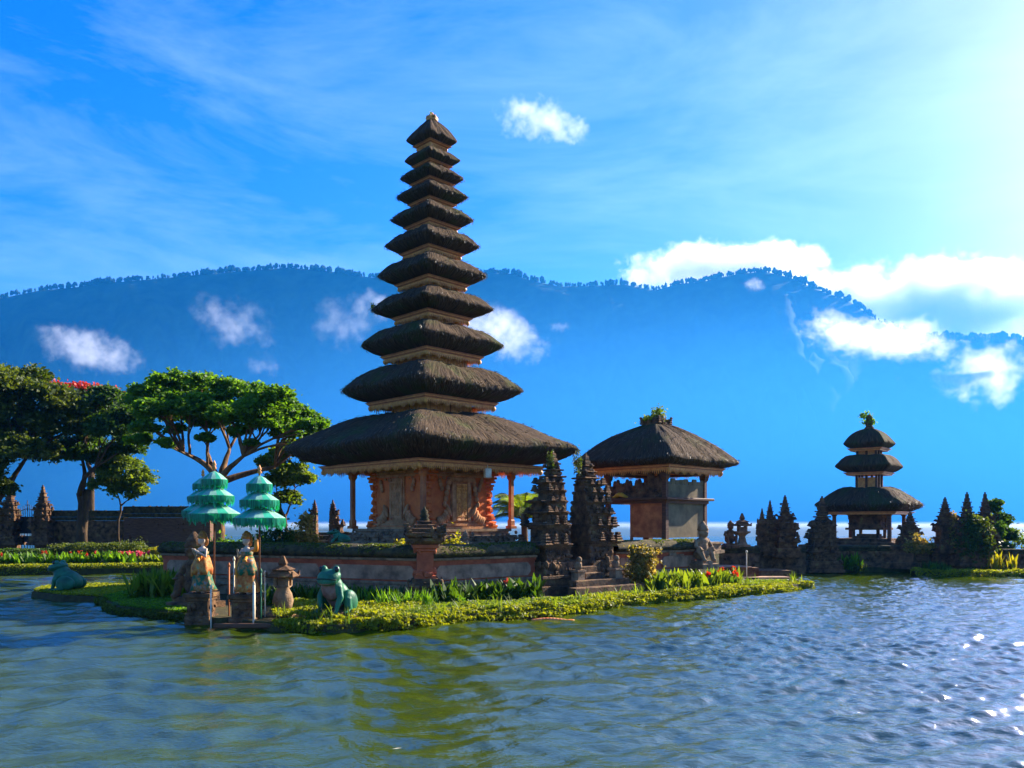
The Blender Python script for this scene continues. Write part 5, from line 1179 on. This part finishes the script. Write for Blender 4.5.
shrub('shrub', 'loose pale green bush at the right edge behind the wall', (at(1013,41.5),41.5,1.0), [(0,0,.8,.45,.4,.4),(.5,0,.5,.4,.4,.4),(-.5,0,.4,.35,.4,.35)], .11, LF['light'], 160, 20)
for k, (px, py, r, lab) in enumerate(((752,552,5,'little bush'),)): pass
# garden on the left bank
shrub('ball_shrub', 'small clipped ball shrub between the garden hedges', (at(133,43.5),43.5,.3), [(0,0,.55,.5,.5,.5)], .07, LF['dry'], 2600, 21, long=1.2, shell=.75)
def hedge(name, label, pts, w_, h_, size, m, dens, seed, zb=.28, core=None, cat='hedge', group=None, ragged=.3, part=True):
    """leafy bank along a path; pts are (x, y) in world"""
    P = [Vector((*p, 0)) for p in pts]; L_ = [0]
    for i in range(1, len(P)): L_.append(L_[-1]+(P[i]-P[i-1]).length)
    g = np.random.default_rng(seed); n = int(dens*L_[-1]*(w_+2*h_)); s = g.uniform(0, L_[-1], n); a = g.uniform(-.15, math.pi+.15, n)
    px_ = np.interp(s, L_, [p.x for p in P]); py_ = np.interp(s, L_, [p.y for p in P])
    dx = np.interp(s+.05, L_, [p.x for p in P])-np.interp(s-.05, L_, [p.x for p in P]); dy = np.interp(s+.05, L_, [p.y for p in P])-np.interp(s-.05, L_, [p.y for p in P]); q = np.hypot(dx,dy)+1e-6
    nx, ny = -dy/q, dx/q; lump = 1+(fbm(s*1.1, a*1.2, seed, 4)-.5)*2*ragged
    ww = w_/2*lump; hh = h_*lump*(1+.25*(fbm(s*.35, s*0, seed+2, 2)-.5)); ce, se = np.cos(a), np.sin(a); k = g.uniform(.86,1.03,n)
    off = np.sign(ce)*np.abs(ce)**.7*ww*k; z = zb+np.abs(se)**.7*np.sign(se)*hh*k
    Q = np.stack([px_+nx*off, py_+ny*off, z], -1); v, f, t = leaves(Q, size, .8, 1.35, seed)
    root = empty(name, (P[0].x, P[0].y, 0)); tag(root, label, cat, group)
    v = v-np.array([P[0].x, P[0].y, 0]); mesh_np('leaves', v, f, m, root, False, t)
    b = MB(); m_ = 9; ns = max(8, int(L_[-1]*3)); vv = []; ff = []
    for i in range(ns+1):
        ss = L_[-1]*i/ns; cx = np.interp(ss, L_, [p.x for p in P])-P[0].x; cyy = np.interp(ss, L_, [p.y for p in P])-P[0].y
        d_ = Vector((np.interp(ss+.05, L_, [p.x for p in P])-np.interp(ss-.05, L_, [p.x for p in P]), np.interp(ss+.05, L_, [p.y for p in P])-np.interp(ss-.05, L_, [p.y for p in P]))).normalized()
        for j in range(m_):
            aa = math.pi*j/(m_-1); o_ = math.copysign(abs(math.cos(aa))**.7, math.cos(aa))*w_*.5*.80; vv.append((cx-d_.y*o_, cyy+d_.x*o_, zb-.1+(abs(math.sin(aa))**.7)*(h_*.72+.1)))
    ff = [(i*m_+j, (i+1)*m_+j, (i+1)*m_+j+1, i*m_+j+1) for i in range(ns) for j in range(m_-1)]; b.add(vv, ff, 0, True); b.build('twigs', core or M['soil'], root)
    return root
W = lambda px, Y: (at(px, Y), Y)
hedge('hedge', 'low trimmed hedge along the water edge of the left garden', [W(-60,37.4),W(0,37.8),W(60,38.1),W(120,38.6),W(187,39.4)], .9, .38, .075, LF['moss'], 420, 31, .12, ragged=.12)
hedge('hedge', 'dark clipped hedge mound below the twin-trunked tree', [W(58,45.5),W(90,45),W(140,44.6)], 2.2, 1.0, .09, LF['dry'], 260, 32, .28, ragged=.12)
hedge('hedge', 'yellow croton hedge left of the dancer statues', [W(152,42.5),W(170,42),W(184,41.8)], 1.1, .85, .09, LF['yellow'], 500, 33, .28, ragged=.2)
hedge('hedge', 'dark low hedge before the black iron gate', [W(-10,47.5),W(25,47),W(56,46.6)], 1.4, .6, .09, LF['deep'], 260, 34, .28, ragged=.2)
hedge('hedge', 'dull yellow hedge strip at the foot of the tall brown wall', [W(140,48),W(185,47.5)], 1.2, .7, .09, LF['light'], 260, 39, .28, ragged=.25)
def canna_bed(label, pts, n, h, seed, m, fl=None, wd=.10, fm=None, cat='flower bed', z=.28, name='canna_bed', lean=.45, fsize=.07):
    g = np.random.default_rng(seed); P = np.array(pts); k = g.uniform(0, len(P)-1, n); i = k.astype(int); f = (k-i)[:,None]; Q = P[i]*(1-f)+P[np.minimum(i+1, len(P)-1)]*f
    Q = Q+np.stack([g.normal(size=n)*.12, g.normal(size=n)*.22], -1); cen = Q.mean(0); root = empty(name, (cen[0], cen[1], 0)); tag(root, label, cat, kind='stuff')
    B = np.concatenate([Q-cen, np.full((n,1), z)], 1); B = np.repeat(B, 5, 0)+np.concatenate([g.normal(size=(n*5,2))*.04, g.uniform(0,.25,(n*5,1))*h], 1)
    blades(B, h, wd, m, 'leaves', root, seed, lean)
    nb = max(3, n//12); lo = [B[g.integers(0, len(B))] for _ in range(nb)]
    foliage('low_leaves', [(q[0], q[1]-.08, z+h*.22, .26, .2, h*.3) for q in lo], .07, LF['dry'] if seed % 2 else LF['mid'], root, 90, seed+9, .2, 1.4, .7)
    if fl:
        cl = []; 
        for j in range(fl): q = B[g.integers(0, len(B))]; cl.append((q[0], q[1], z+h*g.uniform(.85,1.15), .07, .07, .08))
        foliage('flowers', cl, fsize, fm or LF['red'], root, 26, seed, .3, 1.0, 1)
    return root
canna_bed('row of broad leaved green plants with a few red and pink blooms behind the left hedge', [W(-40,39.8),W(20,40),W(100,40.4),W(130,40.6)], 230, .62, 41, LF['mid'], 12, .15)
canna_bed('bright green leafy plants below the yellow croton hedge', [W(140,40.2),W(186,40.6)], 90, .5, 42, LF['light'], 0, .14)
canna_bed('magenta flower clump in the left garden', [W(124,41.4),W(146,41.6)], 60, .55, 43, LF['deep'], 60, .1, LF['pink'], fsize=.1)
canna_bed('tall spiky green plants on the bank left of the dancers', [W(136,24.2),W(150,24.0),W(165,24.0),W(184,24.3)], 110, .78, 44, LF['light'], 0, .11, z=.15, lean=.5)
canna_bed('green leafy plants with red blooms behind the right part of the yellow hedge', [W(652,26.2),W(680,26.8),W(705,27.4),W(738,28.6)], 150, .62, 45, LF['light'], 5, .16, z=.15, lean=.5, fsize=.09)
canna_bed('dark green broad leaved plants in the shade of the front wall', [W(436,22.2),W(470,22.9),W(510,23.9),W(540,24.0)], 80, .60, 46, LF['deep'], 1, .15, z=.15, lean=.6)
canna_bed('thin upright grass beside the corner pillar', [W(345,22.3),W(385,21.6),W(430,21.2)], 70, .5, 47, LF['mid'], 0, .04, z=.15, lean=.5, name='grass_tuft')
canna_bed('dark leafy plants at the foot of the long left wall', [W(262,22.5),W(300,22.8),W(345,22.4),W(400,22.2)], 120, .5, 48, LF['deep'], 0, .10, z=.15, lean=.5, name='leafy_plants')
canna_bed('dark reeds at the foot of the small three-roofed tower islet', [W(842,39.2),W(857,39.1)], 26, .75, 49, LF['mid'], 0, .08, z=.1, name='reeds')
canna_bed('teal green grass clump at the water edge near the right', [W(928,37.2),W(944,37.2)], 40, .5, 50, LF['deep'], 0, .06, z=.1, name='grass_tuft')
canna_bed('yellow green sprouting plants before the right hand wall', [W(988,37.9),W(1010,37.8)], 18, .75, 51, LF['yellow'], 0, .12, z=.2, lean=.3, name='leafy_plants')
# moss and creeping ground cover along the island edge
edge = [(p[0], p[1]+.42) for p in FRONT[2:]]
hedge('ground_cover', 'yellow green creeping hedge along the front edge of the island', edge[0:], .95, .30, .062, LF['moss'], 1150, 61, .02, ragged=.55, cat='ground cover')['kind'] = 'stuff'
canna_bed('scattered thin grass blades sticking up out of the front ground cover', edge[0:], 90, .42, 53, LF['light'], 0, .03, z=.15, lean=.5, name='grass_tuft')
def carpet(label, poly_pts, n, z, size, m, seed, name='ground_cover', amp=.08):
    g = np.random.default_rng(seed); P = np.array(poly_pts); lo, hi = P.min(0), P.max(0); Q = g.uniform(lo, hi, (n*3,2))
    ins = np.zeros(len(Q), bool); j = len(P)-1
    for i in range(len(P)):
        c = ((P[i,1] > Q[:,1]) != (P[j,1] > Q[:,1])) & (Q[:,0] < (P[j,0]-P[i,0])*(Q[:,1]-P[i,1])/(P[j,1]-P[i,1]+1e-9)+P[i,0]); ins ^= c; j = i
    Q = Q[ins][:n]; zz = z+amp*fbm(Q[:,0]*1.5, Q[:,1]*1.5, seed, 3)+g.uniform(-.02,.04,len(Q)); cen = Q.mean(0)
    v, f, t = leaves(np.stack([Q[:,0]-cen[0], Q[:,1]-cen[1], zz], -1), size, .6, 1.4, seed); o = mesh_np(name, v, f, m, None, False, t); o.location = (cen[0], cen[1], 0); return tag(o, label, 'ground cover', kind='stuff')
carpet('bright mossy ground cover on the mound around the near frog', [wl(272,629),wl(340,632),wl(400,629),wl(430,612),wl(400,603),wl(330,600),wl(275,606)], 15000, .22, .06, LF['moss'], 62, amp=.25)
carpet('low green plants filling the strip between hedge and front wall', [wl(400,629),wl(470,621),wl(560,615),wl(640,603),W(640,25.5),W(560,23.5),W(470,22.0),W(400,21.5)], 16000, .22, .06, LF['light'], 63, amp=.12)
carpet('yellow moss on the tongue of land under the far left frog', [wl(34,597.5),wl(64,601.5),wl(100,603.5),wl(128,600),wl(150,591),wl(80,590.5),wl(42,593.5)], 15000, .20, .065, LF['moss'], 64)
carpet('short dark grass along the bank left of the dancers', [wl(104,604),wl(120,613.5),wl(150,617.5),wl(190,621.5),wl(198,605),wl(190,590),wl(150,595)], 22000, .21, .055, LF['mid'], 65)
carpet('creeping plants under the cannas on the right spit', [W(640,25.3),W(760,28.2),W(790,31),W(700,30.3),W(650,28)], 14000, .20, .07, LF['light'], 66)
hedge('hedge', 'dark grassy edge of the bank left of the dancers', [(p[0], p[1]+.2) for p in FRONT_L[2:]], .5, .22, .06, LF['dry'], 900, 67, .0, ragged=.4)
hedge('hedge', 'low yellow hedge at the water edge on the right', [W(913,37.3),W(960,36.9),W(1000,36.6),W(1060,36.2)], .9, .30, .08, LF['moss'], 420, 68, .0, ragged=.35)
# plants on the tower roofs and the gate tops, all growing on stone or thatch
for k, (px, py, Y, r_, m_, lab) in enumerate(((373,307,30.95,.09,'yellow','tuft of yellow weeds on the left tip of a middle tower roof'),)):
    xx, zz = at(px, Y, py); o = foliage('roof_weeds', [(0,0,0,r_,r_,r_*1.2)], .05, LF[m_], None, 110, 70+k); o.location = (xx, Y, zz); tag(o, lab, 'weeds')
for k, (px, py, Y, a_, b_) in enumerate(((551,462,25.9,.12,.35),(578,462,26.5,.14,.4))):
    xx, zz = at(px, Y, py); o = foliage('roof_weeds', [(0,0,0,a_,a_,b_)], .045, LF['dry'], None, 260, 80+k); o.location = (xx, Y, zz); tag(o, ('grey green moss growing on the top of the left gate half','grey green moss growing on the top of the right gate half')[k], 'moss')
# carp and a fallen leaf in the water
b = MB()
for i in range(11):
    t = i/10; b.blob((-.5+t, .04*math.sin(t*5), -.0+.012*math.sin(math.pi*t)), (.09, .02+.09*math.sin(math.pi*min(1,t*.85+.1)), .02+.05*math.sin(math.pi*min(1,t*.85+.1))), 0, 10, 6)
b.blob((.62,.03,.0),(.12,.09,.02)); o = fused('carp', b, mat('orange_scales', (.62,.12,.02), (.75,.30,.10), 8, .4), None, .018, 2); o.location = (at(550,20.7), 20.45, -.005); o.scale = (.85, .9, .8); tag(o, 'orange carp floating at the surface beside the yellow hedge', 'fish')
b = MB(); b.add([(-.05,0,.0),(0,-.018,.008),(.05,0,.012),(0,.018,.006),(-.05,0,-.004),(0,-.018,.003),(.05,0,.008),(0,.018,.001)], [(0,1,2,3),(7,6,5,4),(0,4,5,1),(1,5,6,2),(2,6,7,3),(3,7,4,0)]); o = b.build('fallen_leaf', M['white'], None, (wl(397,753)[0], wl(397,753)[1], .045)); tag(o, 'single pale fallen leaf floating on the nearest water', 'leaf')
